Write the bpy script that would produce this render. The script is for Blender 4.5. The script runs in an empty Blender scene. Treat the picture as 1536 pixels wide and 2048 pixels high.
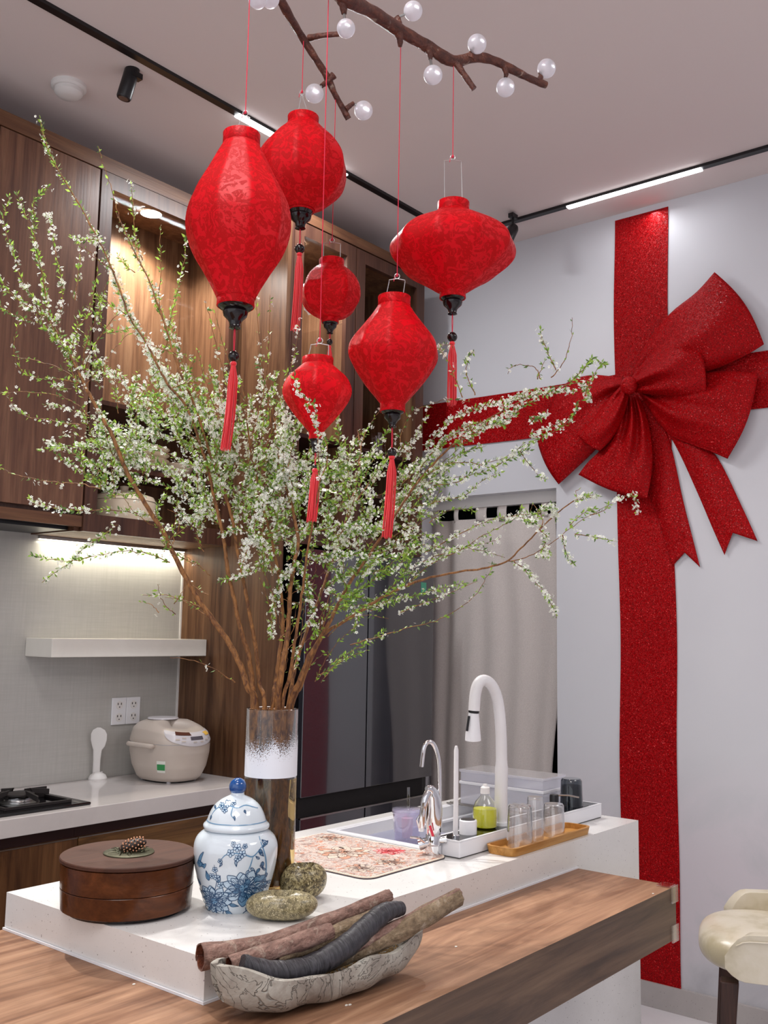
import bpy, math, random
import numpy as np
from mathutils import Vector, Matrix
random.seed(7); rng = np.random.default_rng(7)
S = bpy.context.scene
COL = S.collection
pi = math.pi

# ---------------------------------------------------------------- camera
F_PX = 1968.0; YAW, PITCH, ROLL = -0.8885, 0.1217, -0.0167; EYE = 1.42
def _axes():
    cy, sy = math.cos(YAW), math.sin(YAW)
    fwd = np.array([-sy*math.cos(PITCH), cy*math.cos(PITCH), math.sin(PITCH)])
    right = np.array([cy, sy, 0.]); down = np.cross(fwd, right)
    return np.array([right*math.cos(ROLL)+down*math.sin(ROLL), -right*math.sin(ROLL)+down*math.cos(ROLL), fwd])
CM = _axes(); CC = np.array([0, 0, EYE])
def ray(x, y): return np.array([(x-768)/F_PX, (y-1024)/F_PX, 1.]) @ CM
def at(x, y, ax, v):
    d = ray(x, y); i = 'xyz'.index(ax); return CC + (v-CC[i])/d[i]*d
def atd(x, y, d): return CC + ray(x, y)*d
cam = bpy.data.cameras.new('camera'); co = bpy.data.objects.new('camera', cam); COL.objects.link(co)
cam.sensor_fit = 'VERTICAL'; cam.sensor_height = 24; cam.lens = F_PX/2048*24; cam.clip_start = .05
r_, u_, b_ = CM[0], -CM[1], -CM[2]
co.matrix_world = Matrix(((r_[0], u_[0], b_[0], 0), (r_[1], u_[1], b_[1], 0), (r_[2], u_[2], b_[2], EYE), (0, 0, 0, 1)))
S.camera = co

# ---------------------------------------------------------------- world, lights, exposure
S.view_settings.view_transform = 'Standard'; S.view_settings.look = 'None'
S.view_settings.exposure = 0.98; S.view_settings.gamma = 1.0; S.view_settings.use_curve_mapping = False
w = bpy.data.worlds.new('world'); S.world = w; w.use_nodes = True
w.node_tree.nodes['Background'].inputs[0].default_value = (.93, .95, 1.0, 1)
w.node_tree.nodes['Background'].inputs[1].default_value = 0.68
def area(name, loc, size, power, target=None, color=(1, 1, 1), sizey=None, spread=pi):
    l = bpy.data.lights.new(name, 'AREA'); l.energy = power; l.color = color; l.size = size; l.spread = spread
    if sizey: l.shape = 'RECTANGLE'; l.size_y = sizey
    o = bpy.data.objects.new(name, l); COL.objects.link(o); o.location = loc
    d = Vector(target)-Vector(loc) if target else Vector((0, 0, -1))
    o.rotation_euler = d.to_track_quat('-Z', 'Y').to_euler(); return o
def spot(name, loc, target, power, angle=60, size=.03, color=(1, 1, 1), blend=.5):
    l = bpy.data.lights.new(name, 'SPOT'); l.energy = power; l.color = color; l.spot_size = math.radians(angle); l.spot_blend = blend
    l.shadow_soft_size = size
    o = bpy.data.objects.new(name, l); COL.objects.link(o); o.location = loc
    o.rotation_euler = (Vector(target)-Vector(loc)).to_track_quat('-Z', 'Y').to_euler(); return o
ZC = 3.236
# unseen area lights added just below the ceiling for general room light
area('fill_light_near', (-.5, .2, 3.18), 1.4, 18, color=(1, .97, .95), sizey=1.2)
area('fill_light_far', (2.4, -1.0, 3.18), 1.2, 14, color=(1, .98, .96), sizey=1.0)
area('fill_light_island', (1.0, 1.3, 3.2), .4, 7, color=(1, .98, .96), sizey=.5)

# ---------------------------------------------------------------- tagging
def tag(o, label=None, cat=None, group=None, kind=None):
    if label: o['label'] = label
    if cat: o['category'] = cat
    if group: o['group'] = group
    if kind: o['kind'] = kind
    return o
ORG = {}
def thing(name, loc, label, cat, group=None):
    o = bpy.data.objects.new(name, None); COL.objects.link(o); o.location = loc; o.empty_display_size = .02
    ORG[o] = np.array(loc, float)
    return tag(o, label, cat, group)
def base_of(o): return ORG[o]

# ---------------------------------------------------------------- mesh builder
class MB:
    def __init__(s, M=None): s.v = []; s.f = []; s.mi = []; s.M = M; s.cur = 0
    def add(s, vs, fs):
        b = len(s.v)
        if s.M is not None: vs = [tuple(s.M @ Vector(p)) for p in vs]
        s.v += [tuple(map(float, p)) for p in vs]; s.f += [tuple(i+b for i in f) for f in fs]; s.mi += [s.cur]*len(fs)
        return s
    def box(s, x0, x1, y0, y1, z0, z1):
        return s.add([(x0,y0,z0),(x1,y0,z0),(x1,y1,z0),(x0,y1,z0),(x0,y0,z1),(x1,y0,z1),(x1,y1,z1),(x0,y1,z1)],
                     [(0,3,2,1),(4,5,6,7),(0,1,5,4),(1,2,6,5),(2,3,7,6),(3,0,4,7)])
    def tube(s, pts, rad, n=8, caps=True):
        P = [Vector(p) for p in pts]; m = len(P)
        if not hasattr(rad, '__len__'): rad = [rad]*m
        vs = []; fs = []; N = None
        for i in range(m):
            T = (P[min(i+1, m-1)]-P[max(i-1, 0)]).normalized()
            if N is None:
                N = T.cross(Vector((0, 0, 1)));
                if N.length < .1: N = T.cross(Vector((1, 0, 0)))
            N = (N-T*N.dot(T)).normalized(); B = T.cross(N)
            for k in range(n):
                a = 2*pi*k/n; vs.append(P[i]+(N*math.cos(a)+B*math.sin(a))*rad[i])
        for i in range(m-1):
            for k in range(n):
                a, b = i*n+k, i*n+(k+1) % n; fs.append((a, b, b+n, a+n))
        if caps: fs.append(tuple(range(n-1, -1, -1))); fs.append(tuple(range((m-1)*n, m*n)))
        return s.add(vs, fs)
    def lathe(s, prof, n=32, c=(0, 0), fr=None, caps=True):
        vs = []; fs = []; m = len(prof)
        for i, (r, z) in enumerate(prof):
            for k in range(n):
                a = 2*pi*k/n; rr = r*(fr(a, i/(m-1)) if fr else 1)
                vs.append((c[0]+rr*math.cos(a), c[1]+rr*math.sin(a), z))
        for i in range(m-1):
            for k in range(n):
                a, b = i*n+k, i*n+(k+1) % n; fs.append((a, b, b+n, a+n))
        if caps:
            fs.append(tuple(range(n-1, -1, -1))); fs.append(tuple(range((m-1)*n, m*n)))
        return s.add(vs, fs)
    def sphere(s, c, r, n=16, m=10, sc=(1, 1, 1)):
        vs = [(c[0], c[1], c[2]-r*sc[2])]; fs = []
        for i in range(1, m):
            t = -pi/2+pi*i/m
            for k in range(n):
                a = 2*pi*k/n; vs.append((c[0]+r*sc[0]*math.cos(t)*math.cos(a), c[1]+r*sc[1]*math.cos(t)*math.sin(a), c[2]+r*sc[2]*math.sin(t)))
        vs.append((c[0], c[1], c[2]+r*sc[2])); L = len(vs)-1
        for k in range(n):
            fs.append((0, 1+(k+1) % n, 1+k)); fs.append((L, L-n+k, L-n+(k+1) % n))
        for i in range(m-2):
            for k in range(n):
                a, b = 1+i*n+k, 1+i*n+(k+1) % n; fs.append((a, b, b+n, a+n))
        return s.add(vs, fs)
    def grid(s, fn, nu, nv, closed=False):
        vs = [fn(i/nu, j/nv) for i in range(nu+1) for j in range(nv+1)]
        fs = [(i*(nv+1)+j, (i+1)*(nv+1)+j, (i+1)*(nv+1)+j+1, i*(nv+1)+j+1) for i in range(nu) for j in range(nv)]
        return s.add(vs, fs)
    def prism(s, poly, fn, t0, t1):
        n = len(poly); vs = [fn(p[0], p[1], t0) for p in poly]+[fn(p[0], p[1], t1) for p in poly]
        return s.add(vs, [tuple(range(n-1, -1, -1)), tuple(range(n, 2*n))]+[(k, (k+1) % n, n+(k+1) % n, n+k) for k in range(n)])
    def build(s, name, mat, parent=None, smooth=True, bevel=0, org=None, seg=2, angle=35):
        me = bpy.data.meshes.new(name)
        if parent is not None: o0 = ORG[parent]
        elif org is not None: o0 = np.array(org, float)
        else:
            a = np.array(s.v); o0 = np.array([(a[:,0].min()+a[:,0].max())/2, (a[:,1].min()+a[:,1].max())/2, a[:,2].min()])
        me.from_pydata([tuple(np.array(p)-o0) for p in s.v], [], s.f)
        mats = mat if isinstance(mat, (list, tuple)) else [mat]
        for m in mats: me.materials.append(m)
        if len(mats) > 1: me.polygons.foreach_set('material_index', s.mi)
        me.validate(); me.update()
        import bmesh
        bm = bmesh.new(); bm.from_mesh(me); bmesh.ops.recalc_face_normals(bm, faces=bm.faces); bm.to_mesh(me); bm.free()
        if smooth:
            me.polygons.foreach_set('use_smooth', [True]*len(me.polygons))
            try: me.set_sharp_from_angle(angle=math.radians(angle))
            except Exception: pass
        o = bpy.data.objects.new(name, me); COL.objects.link(o)
        if parent is not None: o.parent = parent
        else: o.location = o0
        ORG[o] = o0
        if bevel:
            b = o.modifiers.new('bevel', 'BEVEL'); b.width = bevel; b.segments = seg; b.limit_method = 'ANGLE'; b.angle_limit = math.radians(40)
        return o
def fast_mesh(name, V, Fa, mats, parent, mi=None, smooth=False):
    me = bpy.data.meshes.new(name); k = Fa.shape[1]; V = V-ORG[parent]
    me.vertices.add(len(V)); me.vertices.foreach_set('co', V.astype(np.float32).ravel())
    me.loops.add(Fa.size); me.loops.foreach_set('vertex_index', Fa.astype(np.int32).ravel())
    me.polygons.add(len(Fa)); me.polygons.foreach_set('loop_start', np.arange(0, Fa.size, k, dtype=np.int32))
    for m in mats: me.materials.append(m)
    if mi is not None: me.polygons.foreach_set('material_index', mi.astype(np.int32))
    if smooth: me.polygons.foreach_set('use_smooth', np.ones(len(Fa), bool))
    me.update(calc_edges=True)
    o = bpy.data.objects.new(name, me); COL.objects.link(o); o.parent = parent; ORG[o] = ORG[parent]
    return o
def struct(o): o['kind'] = 'structure'; return o
def catmull(P, k=4):
    P = [np.array(p, float) for p in P]; out = []
    for i in range(len(P)-1):
        a = P[max(i-1, 0)]; b = P[i]; c = P[i+1]; d = P[min(i+2, len(P)-1)]
        for j in range(k):
            t = j/k; out.append(.5*((2*b)+(c-a)*t+(2*a-5*b+4*c-d)*t*t+(3*b-a-3*c+d)*t**3))
    out.append(P[-1]); return out
def lerp_prof(tab, x):
    xs = [t[0] for t in tab]; ys = [t[1] for t in tab]; return float(np.interp(x, xs, ys))

# ---------------------------------------------------------------- materials
def srgb(r, g, b):
    f = lambda c: (c/255/12.92 if c/255 <= .04045 else ((c/255+.055)/1.055)**2.4)
    return (f(r), f(g), f(b), 1)
class Mt:
    def __init__(s, name, col=(.8, .8, .8, 1), rough=.5, metal=0, spec=.5, **kw):
        s.m = bpy.data.materials.new(name); s.m.use_nodes = True; s.nt = s.m.node_tree; s.N = s.nt.nodes; s.L = s.nt.links
        s.b = s.N['Principled BSDF']; s.out = s.N['Material Output']
        s.b.inputs['Base Color'].default_value = col; s.b.inputs['Roughness'].default_value = rough; s.b.inputs['Metallic'].default_value = metal
        s.b.inputs['Specular IOR Level'].default_value = spec
        for k, v in kw.items(): s.b.inputs[k.replace('_', ' ')].default_value = v
    def n(s, t, **kw):
        x = s.N.new(t)
        for k, v in kw.items():
            if k.startswith('i_'): x.inputs[k[2:].replace('_', ' ')].default_value = v
            else: setattr(x, k, v)
        return x
    def coord(s, scale=(1, 1, 1), rot=(0, 0, 0), kind='Object'):
        c = s.n('ShaderNodeTexCoord'); m = s.n('ShaderNodeMapping'); m.inputs['Scale'].default_value = scale; m.inputs['Rotation'].default_value = rot
        s.L.new(c.outputs[kind], m.inputs[0]); return m.outputs[0]
    def noise(s, vec, scale=5, detail=4, rough=.5, dist=0):
        x = s.n('ShaderNodeTexNoise'); x.inputs['Scale'].default_value = scale; x.inputs['Detail'].default_value = detail
        x.inputs['Roughness'].default_value = rough; x.inputs['Distortion'].default_value = dist; s.L.new(vec, x.inputs['Vector']); return x.outputs['Fac']
    def vor(s, vec, scale=5, feat='F1', out='Distance'):
        x = s.n('ShaderNodeTexVoronoi', feature=feat); x.inputs['Scale'].default_value = scale; s.L.new(vec, x.inputs['Vector']); return x.outputs[out]
    def ramp(s, fac, stops, interp='LINEAR'):
        x = s.n('ShaderNodeValToRGB'); x.color_ramp.interpolation = interp
        while len(x.color_ramp.elements) < len(stops): x.color_ramp.elements.new(.5)
        for e, (p, c) in zip(x.color_ramp.elements, stops):
            e.position = p; e.color = c if hasattr(c, '__len__') else (c, c, c, 1)
        s.L.new(fac, x.inputs[0]); return x.outputs[0]
    def mix(s, fac, a, b, typ='MIX'):
        x = s.n('ShaderNodeMix', data_type='RGBA', blend_type=typ)
        for i, v in ((0, fac), (6, a), (7, b)):
            if hasattr(v, 'links'): s.L.new(v, x.inputs[i])
            else: x.inputs[i].default_value = v
        return x.outputs[2]
    def math(s, op, a, b=0):
        x = s.n('ShaderNodeMath', operation=op)
        for i, v in enumerate((a, b)):
            if hasattr(v, 'links'): s.L.new(v, x.inputs[i])
            else: x.inputs[i].default_value = v
        return x.outputs[0]
    def col(s, c): s.L.new(c, s.b.inputs['Base Color']); return s
    def rgh(s, c): s.L.new(c, s.b.inputs['Roughness']); return s
    def bump(s, h, dist=.002, strength=1):
        x = s.n('ShaderNodeBump'); x.inputs['Distance'].default_value = dist; x.inputs['Strength'].default_value = strength
        s.L.new(h, x.inputs['Height']); s.L.new(x.outputs[0], s.b.inputs['Normal']); return s
def plain(name, c, rough=.5, metal=0, **kw): return Mt(name, srgb(*c), rough, metal, **kw).m

def wood(name, dark, mid, light, axis='z', rough=.38, sc=1.0, board=0, kind='Object'):
    m = Mt(name, rough=rough, spec=.3); st = [14, 14, 14]; st['xyz'.index(axis)] = 1.1
    v = m.coord(tuple(a*sc for a in st), kind=kind)
    a = m.noise(v, 1.6, 6, .62, .9)
    st2 = [90, 90, 90]; st2['xyz'.index(axis)] = 2.2
    v2 = m.coord(tuple(a*sc for a in st2), kind=kind); b = m.noise(v2, 1.5, 3, .6, .2)
    c = m.ramp(a, [(.30, srgb(*dark)), (.5, srgb(*mid)), (.72, srgb(*light))])
    d = m.ramp(b, [(.35, .74), (.62, 1.0)])
    cc = m.mix(.75, c, d, 'MULTIPLY'); m.col(cc)
    m.bump(b, .0006, .5); return m.m
M = {}
M['wood_door'] = wood('walnut_door', (76, 49, 40), (104, 71, 55), (128, 93, 72), 'z', .33)
M['wood_frame'] = wood('walnut_frame', (58, 36, 30), (80, 52, 41), (98, 67, 52), 'z', .35)
M['wood_rail'] = wood('walnut_rail', (68, 42, 30), (94, 62, 44), (114, 80, 56), 'x', .4)
M['wood_low'] = wood('oiled_walnut_horizontal', (70, 46, 26), (112, 78, 44), (146, 108, 64), 'x', .4)
M['wood_lowv'] = wood('oiled_walnut_vertical', (60, 36, 22), (92, 60, 36), (118, 82, 52), 'z', .4)
M['wood_in'] = wood('cabinet_interior_wood', (92, 62, 42), (122, 88, 62), (148, 114, 84), 'z', .5)
M['wood_panel'] = wood('tall_panel_wood', (62, 39, 26), (96, 66, 46), (122, 90, 64), 'z', .36)

def bar_mat():
    m = Mt('bar_top_walnut', rough=.45, spec=.2); v = m.coord((1.3, 13, 13)); a = m.noise(v, 1.9, 5, .6, 1.6)
    v2 = m.coord((3, 120, 120)); b = m.noise(v2, 1.2, 3, .6, .3)
    c = m.ramp(a, [(.28, srgb(92, 62, 46)), (.46, srgb(132, 95, 72)), (.58, srgb(150, 112, 86)), (.75, srgb(174, 137, 108))])
    # flat sawn cathedral figure
    wv = m.n('ShaderNodeTexWave', wave_type='RINGS'); wv.inputs['Scale'].default_value = 1.1; wv.inputs['Distortion'].default_value = 4; wv.inputs['Detail'].default_value = 2
    m.L.new(m.coord((1.2, 9, 9)), wv.inputs[0])
    c = m.mix(.22, c, m.ramp(wv.outputs[1], [(.1, srgb(120, 82, 60)), (.5, srgb(186, 146, 116))]), 'MIX')
    c = m.mix(.6, c, m.ramp(b, [(.3, .72), (.6, 1.)]), 'MULTIPLY'); m.col(c); m.bump(b, .0004, .4); return m.m
M['bar'] = bar_mat()
M['bar_edge'] = wood('bar_edge_walnut', (66, 50, 40), (96, 74, 58), (118, 94, 74), 'x', .3)

def quartz(name, base, speck=True, rough=.22):
    m = Mt(name, rough=rough); v = m.coord()
    a = m.noise(v, 3, 6, .65, .6); c = m.ramp(a, [(.3, srgb(*[x-12 for x in base])), (.7, srgb(*base))])
    if speck:
        for scl, th, colr in ((95, .13, (120, 112, 112)), (230, .13, (150, 142, 140))):
            d = m.vor(v, scl); k = m.noise(v, scl*.9, 1); f = m.math('LESS_THAN', d, th); g = m.math('GREATER_THAN', k, .52)
            c = m.mix(m.math('MULTIPLY', m.math('MULTIPLY', f, g), .7), c, srgb(*colr))
    m.col(c); return m.m
M['slab'] = quartz('speckled_white_quartz', (226, 224, 222))
M['counter'] = quartz('white_quartz_counter', (214, 208, 206), False, .12)
M['shelf'] = quartz('cream_quartz_shelf', (232, 228, 220), False, .3)
M['skirting'] = quartz('speckled_grey_skirting', (186, 180, 178))

def splash_mat():
    m = Mt('grey_fabric_look_tile', rough=.2); v = m.coord((1, 1, 1)); a = m.noise(m.coord((2, 2, 40)), 3, 4, .6); b = m.noise(m.coord((40, 2, 2)), 3, 4, .6); d = m.noise(v, 2.5, 4, .6)
    c = m.ramp(m.math('MULTIPLY', a, b), [(.05, srgb(178, 176, 172)), (.45, srgb(192, 190, 186))])
    c = m.mix(.35, c, m.ramp(d, [(.35, .82), (.65, 1.)]), 'MULTIPLY'); m.col(c); return m.m
M['splash'] = splash_mat()
def wall_plain():
    m = Mt('pale_lilac_white_paint', rough=.42); v = m.coord(); a = m.noise(v, .8, 4, .5, .2)
    sx = m.n('ShaderNodeSeparateXYZ'); m.L.new(v, sx.inputs[0])
    b = m.noise(v, 1.3, 7, .62, 1.4)
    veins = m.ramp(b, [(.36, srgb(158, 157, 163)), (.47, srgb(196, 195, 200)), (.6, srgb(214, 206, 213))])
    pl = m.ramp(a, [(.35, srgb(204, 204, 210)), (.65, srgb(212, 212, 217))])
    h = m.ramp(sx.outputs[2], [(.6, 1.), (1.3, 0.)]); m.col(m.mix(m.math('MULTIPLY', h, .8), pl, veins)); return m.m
M['wall'] = wall_plain()
M['ceil'] = Mt('matt_white_ceiling_paint', srgb(226, 214, 211), .9).m
M['floor'] = quartz('pale_polished_floor_tile', (226, 222, 226), False, .15)
M['black'] = plain('black_aluminium', (16, 14, 18), .35)
M['black_gloss'] = plain('black_glass', (8, 8, 10), .04)
M['dark_void'] = plain('painted_unlit_dark', (14, 10, 12), .8)  # near-black colour standing in for missing light in hollows and passage
M['dark_red'] = plain('dark_stained_recess', (48, 14, 12), .6)
M['chrome'] = plain('chrome', (225, 225, 228), .06, 1)
M['steel'] = plain('brushed_steel', (170, 168, 165), .3, 1)
M['wire'] = plain('galvanised_wire', (205, 205, 205), .3, .7)
M['white_gloss'] = plain('white_gloss_plastic', (232, 232, 236), .25)
M['white_matt'] = plain('white_matt_plastic', (225, 222, 220), .55)
M['iron'] = plain('cast_iron', (34, 28, 28), .5)

def emit(name, c, s):
    m = Mt(name, c); m.b.inputs['Emission Color'].default_value = c; m.b.inputs['Emission Strength'].default_value = s; return m.m
M['led'] = emit('lit_led_diffuser', (.95, .97, 1, 1), 4)
M['led_soft'] = emit('lit_cabinet_led', (1, .93, .8, 1), 2.2)
M['puck'] = emit('lit_puck_lens', (.96, .98, 1, 1), 12)

def glass(name, col=(1, 1, 1, 1), rough=0, ior=1.45, trans=1):
    m = Mt(name, col, rough); m.b.inputs['Transmission Weight'].default_value = trans; m.b.inputs['IOR'].default_value = ior; return m.m
M['glass'] = glass('clear_glass'); M['water'] = glass('tinted_vase_water', srgb(236, 206, 132), 0, 1.33)
def thin_glass(name, tint, refl, milk=0, mcol=(.8, .8, .85, 1)):
    m = Mt(name, tint, .03); tr = m.n('ShaderNodeBsdfTransparent'); tr.inputs[0].default_value = tint
    gl = m.n('ShaderNodeBsdfGlossy'); gl.inputs['Roughness'].default_value = .03; gl.inputs[0].default_value = (1, 1, 1, 1)
    lw = m.n('ShaderNodeLayerWeight'); lw.inputs[0].default_value = .5; fr_ = m.math('ADD', m.math('MULTIPLY', m.math('POWER', lw.outputs['Facing'], 4), .9), .04); mx = m.n('ShaderNodeMixShader')
    m.L.new(m.math('MINIMUM', m.math('ADD', m.math('MULTIPLY', fr_, refl), 0), 1), mx.inputs[0]); 
    src = tr.outputs[0]
    if milk:
        df = m.n('ShaderNodeBsdfDiffuse'); df.inputs[0].default_value = mcol; m2 = m.n('ShaderNodeMixShader'); m2.inputs[0].default_value = milk
        m.L.new(src, m2.inputs[1]); m.L.new(df.outputs[0], m2.inputs[2]); src = m2.outputs[0]
    m.L.new(src, mx.inputs[1]); m.L.new(gl.outputs[0], mx.inputs[2]); m.L.new(mx.outputs[0], m.out.inputs[0]); return m.m
M['pane'] = thin_glass('bronze_tinted_pane', (.93, .90, .88, 1), .07)
M['thin_clear'] = thin_glass('thin_clear_plastic', (.93, .93, .95, 1), 1.6)
M['thin_lilac'] = thin_glass('lilac_tumbler_plastic', (.90, .89, .97, 1), 1.6, .25, srgb(205, 200, 220))
M['thin_smoke'] = thin_glass('smoky_plastic', (.36, .39, .42, 1), 1.2)
def fridge_mat():
    m = Mt('dark_mirror_glass_door', srgb(50, 50, 57), .12, .0, .5); m.b.inputs['Coat Weight'].default_value = 1; m.b.inputs['Coat Roughness'].default_value = .04
    m.b.inputs['Coat IOR'].default_value = 1.8; return m.m
M['fridge'] = fridge_mat()
def curtain_mat():
    m = Mt('cream_linen_curtain', rough=.9); v = m.coord((60, 60, 60)); a = m.noise(v, 6, 2); c = m.ramp(a, [(.3, srgb(192, 182, 178)), (.7, srgb(212, 203, 198))]); m.col(c)
    m.bump(a, .0006, .4); return m.m
M['curtain'] = curtain_mat()
def silk():
    m = Mt('red_brocade_silk', rough=.4, spec=.2, Sheen_Weight=.0, Sheen_Roughness=.3); v = m.coord()
    a = m.noise(v, 34, 2, .5, 2.6); b = m.noise(v, 62, 2, .5, 3.2); k = m.math('MAXIMUM', m.math('GREATER_THAN', a, .54), m.math('GREATER_THAN', b, .60))
    thr = m.n('ShaderNodeTexWave'); thr.inputs['Scale'].default_value = 260; thr.bands_direction = 'Z'; m.L.new(v, thr.inputs[0])
    m.col(m.mix(k, srgb(186, 0, 8), srgb(222, 6, 26))); m.rgh(m.ramp(k, [(0, .55), (1, .34)]))
    h = m.math('ADD', m.math('MULTIPLY', k, .8), m.math('MULTIPLY', thr.outputs[1], .12)); m.bump(h, .0016, .8)
    m.b.inputs['Sheen Tint'].default_value = (1, .25, .25, 1); m.b.inputs['Subsurface Weight'].default_value = 0
    tr = m.n('ShaderNodeBsdfTranslucent'); tr.inputs[0].default_value = srgb(255, 16, 30); mx = m.n('ShaderNodeMixShader'); mx.inputs[0].default_value = .22
    m.L.new(m.b.outputs[0], mx.inputs[1]); m.L.new(tr.outputs[0], mx.inputs[2]); m.L.new(mx.outputs[0], m.out.inputs[0]); return m.m
M['silk'] = silk()
M['red_cord'] = plain('red_cord', (206, 30, 62), .6)
M['tassel'] = plain('red_tassel_thread', (226, 14, 34), .45, Sheen_Weight=.5)
M['lacquer'] = plain('black_lacquered_wood', (18, 8, 10), .12)
def glitter():
    m = Mt('red_glitter_fabric', rough=.5, metal=.0, spec=.14); v = m.coord()
    x = m.n('ShaderNodeTexVoronoi'); x.inputs['Scale'].default_value = 330; m.L.new(v, x.inputs['Vector'])
    sub = m.n('ShaderNodeVectorMath', operation='SUBTRACT'); m.L.new(x.outputs['Color'], sub.inputs[0]); sub.inputs[1].default_value = (.5, .5, .5)
    sc = m.n('ShaderNodeVectorMath', operation='SCALE'); m.L.new(sub.outputs[0], sc.inputs[0]); sc.inputs[3].default_value = .8
    g = m.n('ShaderNodeNewGeometry'); ad = m.n('ShaderNodeVectorMath', operation='ADD'); m.L.new(g.outputs['Normal'], ad.inputs[0]); m.L.new(sc.outputs[0], ad.inputs[1])
    nm = m.n('ShaderNodeVectorMath', operation='NORMALIZE'); m.L.new(ad.outputs[0], nm.inputs[0]); m.L.new(nm.outputs[0], m.b.inputs['Normal'])
    sx = m.n('ShaderNodeSeparateColor'); m.L.new(x.outputs['Color'], sx.inputs[0])
    c = m.ramp(sx.outputs[0], [(0, srgb(118, 0, 2)), (.6, srgb(164, 0, 8)), (.97, srgb(180, 2, 12)), (1, srgb(240, 80, 80))]); m.col(c)
    m.rgh(m.ramp(sx.outputs[1], [(0, .6), (.85, .45), (.97, .2)])); return m.m
M['glitter'] = glitter()
def blossom_bark(name, a_, b_):
    m = Mt(name, rough=.7); v = m.coord((60, 60, 26)); a = m.noise(v, 2, 5, .6, .5); m.col(m.ramp(a, [(.35, srgb(*a_)), (.65, srgb(*b_))])); m.bump(a, .002, .6); return m.m
M['bark'] = blossom_bark('reddish_brown_bark', (80, 44, 22), (156, 106, 56))
M['petal'] = plain('white_petal', (246, 247, 240), .6, Subsurface_Weight=0)
M['eye'] = plain('yellow_green_flower_eye', (176, 190, 80), .6)
M['bud'] = plain('pale_bud', (214, 216, 190), .6)
def leafm(n, c):
    m = Mt(n, srgb(*c), .5); tr = m.n('ShaderNodeBsdfTranslucent'); tr.inputs[0].default_value = srgb(*[min(255, x+40) for x in c]); mx = m.n('ShaderNodeMixShader'); mx.inputs[0].default_value = .3
    m.L.new(m.b.outputs[0], mx.inputs[1]); m.L.new(tr.outputs[0], mx.inputs[2]); m.L.new(mx.outputs[0], m.out.inputs[0]); return m.m
M['leaf1'] = leafm('fresh_green_leaf', (120, 160, 46)); M['leaf2'] = leafm('dull_green_leaf', (78, 110, 44)); M['leaf3'] = leafm('lime_leaf', (142, 176, 58))

# ================================================================ THE ROOM
XW, YB = 3.79, 3.218
def boxobj(name, mat, ext, parent=None, bevel=0, smooth=False, M_=None, **k):
    b = MB(M_); b.box(*ext); return b.build(name, mat, parent, smooth=smooth, bevel=bevel, **k)
struct(boxobj('floor', M['floor'], (-2.5, 4.9, -3, 3.5, -.1, 0)))
struct(boxobj('ceiling', M['ceil'], (-2.5, 4.9, -3, 3.5, ZC, ZC+.1)))
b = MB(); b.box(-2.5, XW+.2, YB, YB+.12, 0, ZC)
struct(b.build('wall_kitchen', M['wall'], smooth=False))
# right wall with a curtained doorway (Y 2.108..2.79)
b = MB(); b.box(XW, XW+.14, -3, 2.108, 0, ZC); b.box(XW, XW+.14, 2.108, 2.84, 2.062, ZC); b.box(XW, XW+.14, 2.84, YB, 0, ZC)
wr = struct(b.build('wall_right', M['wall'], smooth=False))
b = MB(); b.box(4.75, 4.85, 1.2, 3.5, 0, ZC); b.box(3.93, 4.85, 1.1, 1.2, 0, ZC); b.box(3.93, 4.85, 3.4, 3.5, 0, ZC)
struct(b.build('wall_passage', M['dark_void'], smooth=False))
struct(boxobj('baseboard_right', M['skirting'], (XW-.014, XW, -1.5, 2.108, 0, .092)))
struct(boxobj('wall_splashback', M['splash'], (-1.5, 2.635, YB-.012, YB, .86, 1.79)))
# opposite side of the room, seen only in reflections
struct(boxobj('wall_behind', M['wall'], (-2.5, 4.9, -3.1, -3, 0, ZC)))

# curtain in the doorway
t = thing('door_curtain', (3.87, 2.45, .02), 'cream tab-top linen curtain hanging in the doorway beside the fridge', 'curtain')
def cur(u, v):
    yl, yr = 2.86, 2.165
    zz = .03+v*1.93
    yr2 = yr-.05*math.exp(-((zz-1.45)/.34)**2)+.02*math.exp(-((zz-.7)/.3)**2)
    y = yl+(yr2-yl)*u
    f = 13*u+.25*math.sin(3*v)+.6*math.sin(5*u)
    return (3.868+(.010+.008*math.sin(4*u+2))*math.sin(f*2*pi/2.1)*(.45+.55*(1-v)) + .006*math.sin(31*u+2*v), y, zz)
b = MB(); b.grid(cur, 96, 14); cm = b.build('cloth', M['curtain'], t)
sd = cm.modifiers.new('th', 'SOLIDIFY'); sd.thickness = .003
for k, (a, c) in enumerate([(2.862, 2.79), (2.70, 2.675), (2.575, 2.515), (2.455, 2.405), (2.33, 2.285), (2.222, 2.19)]):
    b = MB(); b.grid(lambda u, v: (3.862-.008*math.sin(v*pi), a+(c-a)*u, 1.945+.075*v), 4, 6); o = b.build('tab', M['curtain'], t)
    o.modifiers.new('th', 'SOLIDIFY').thickness = .003
struct(boxobj('trim_1', M['white_matt'], (3.852, 3.892, 2.10, 2.9, 2.012, 2.062)))
tag(bpy.data.objects['trim_1'], 'pale rail at the head of the curtained doorway')

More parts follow.
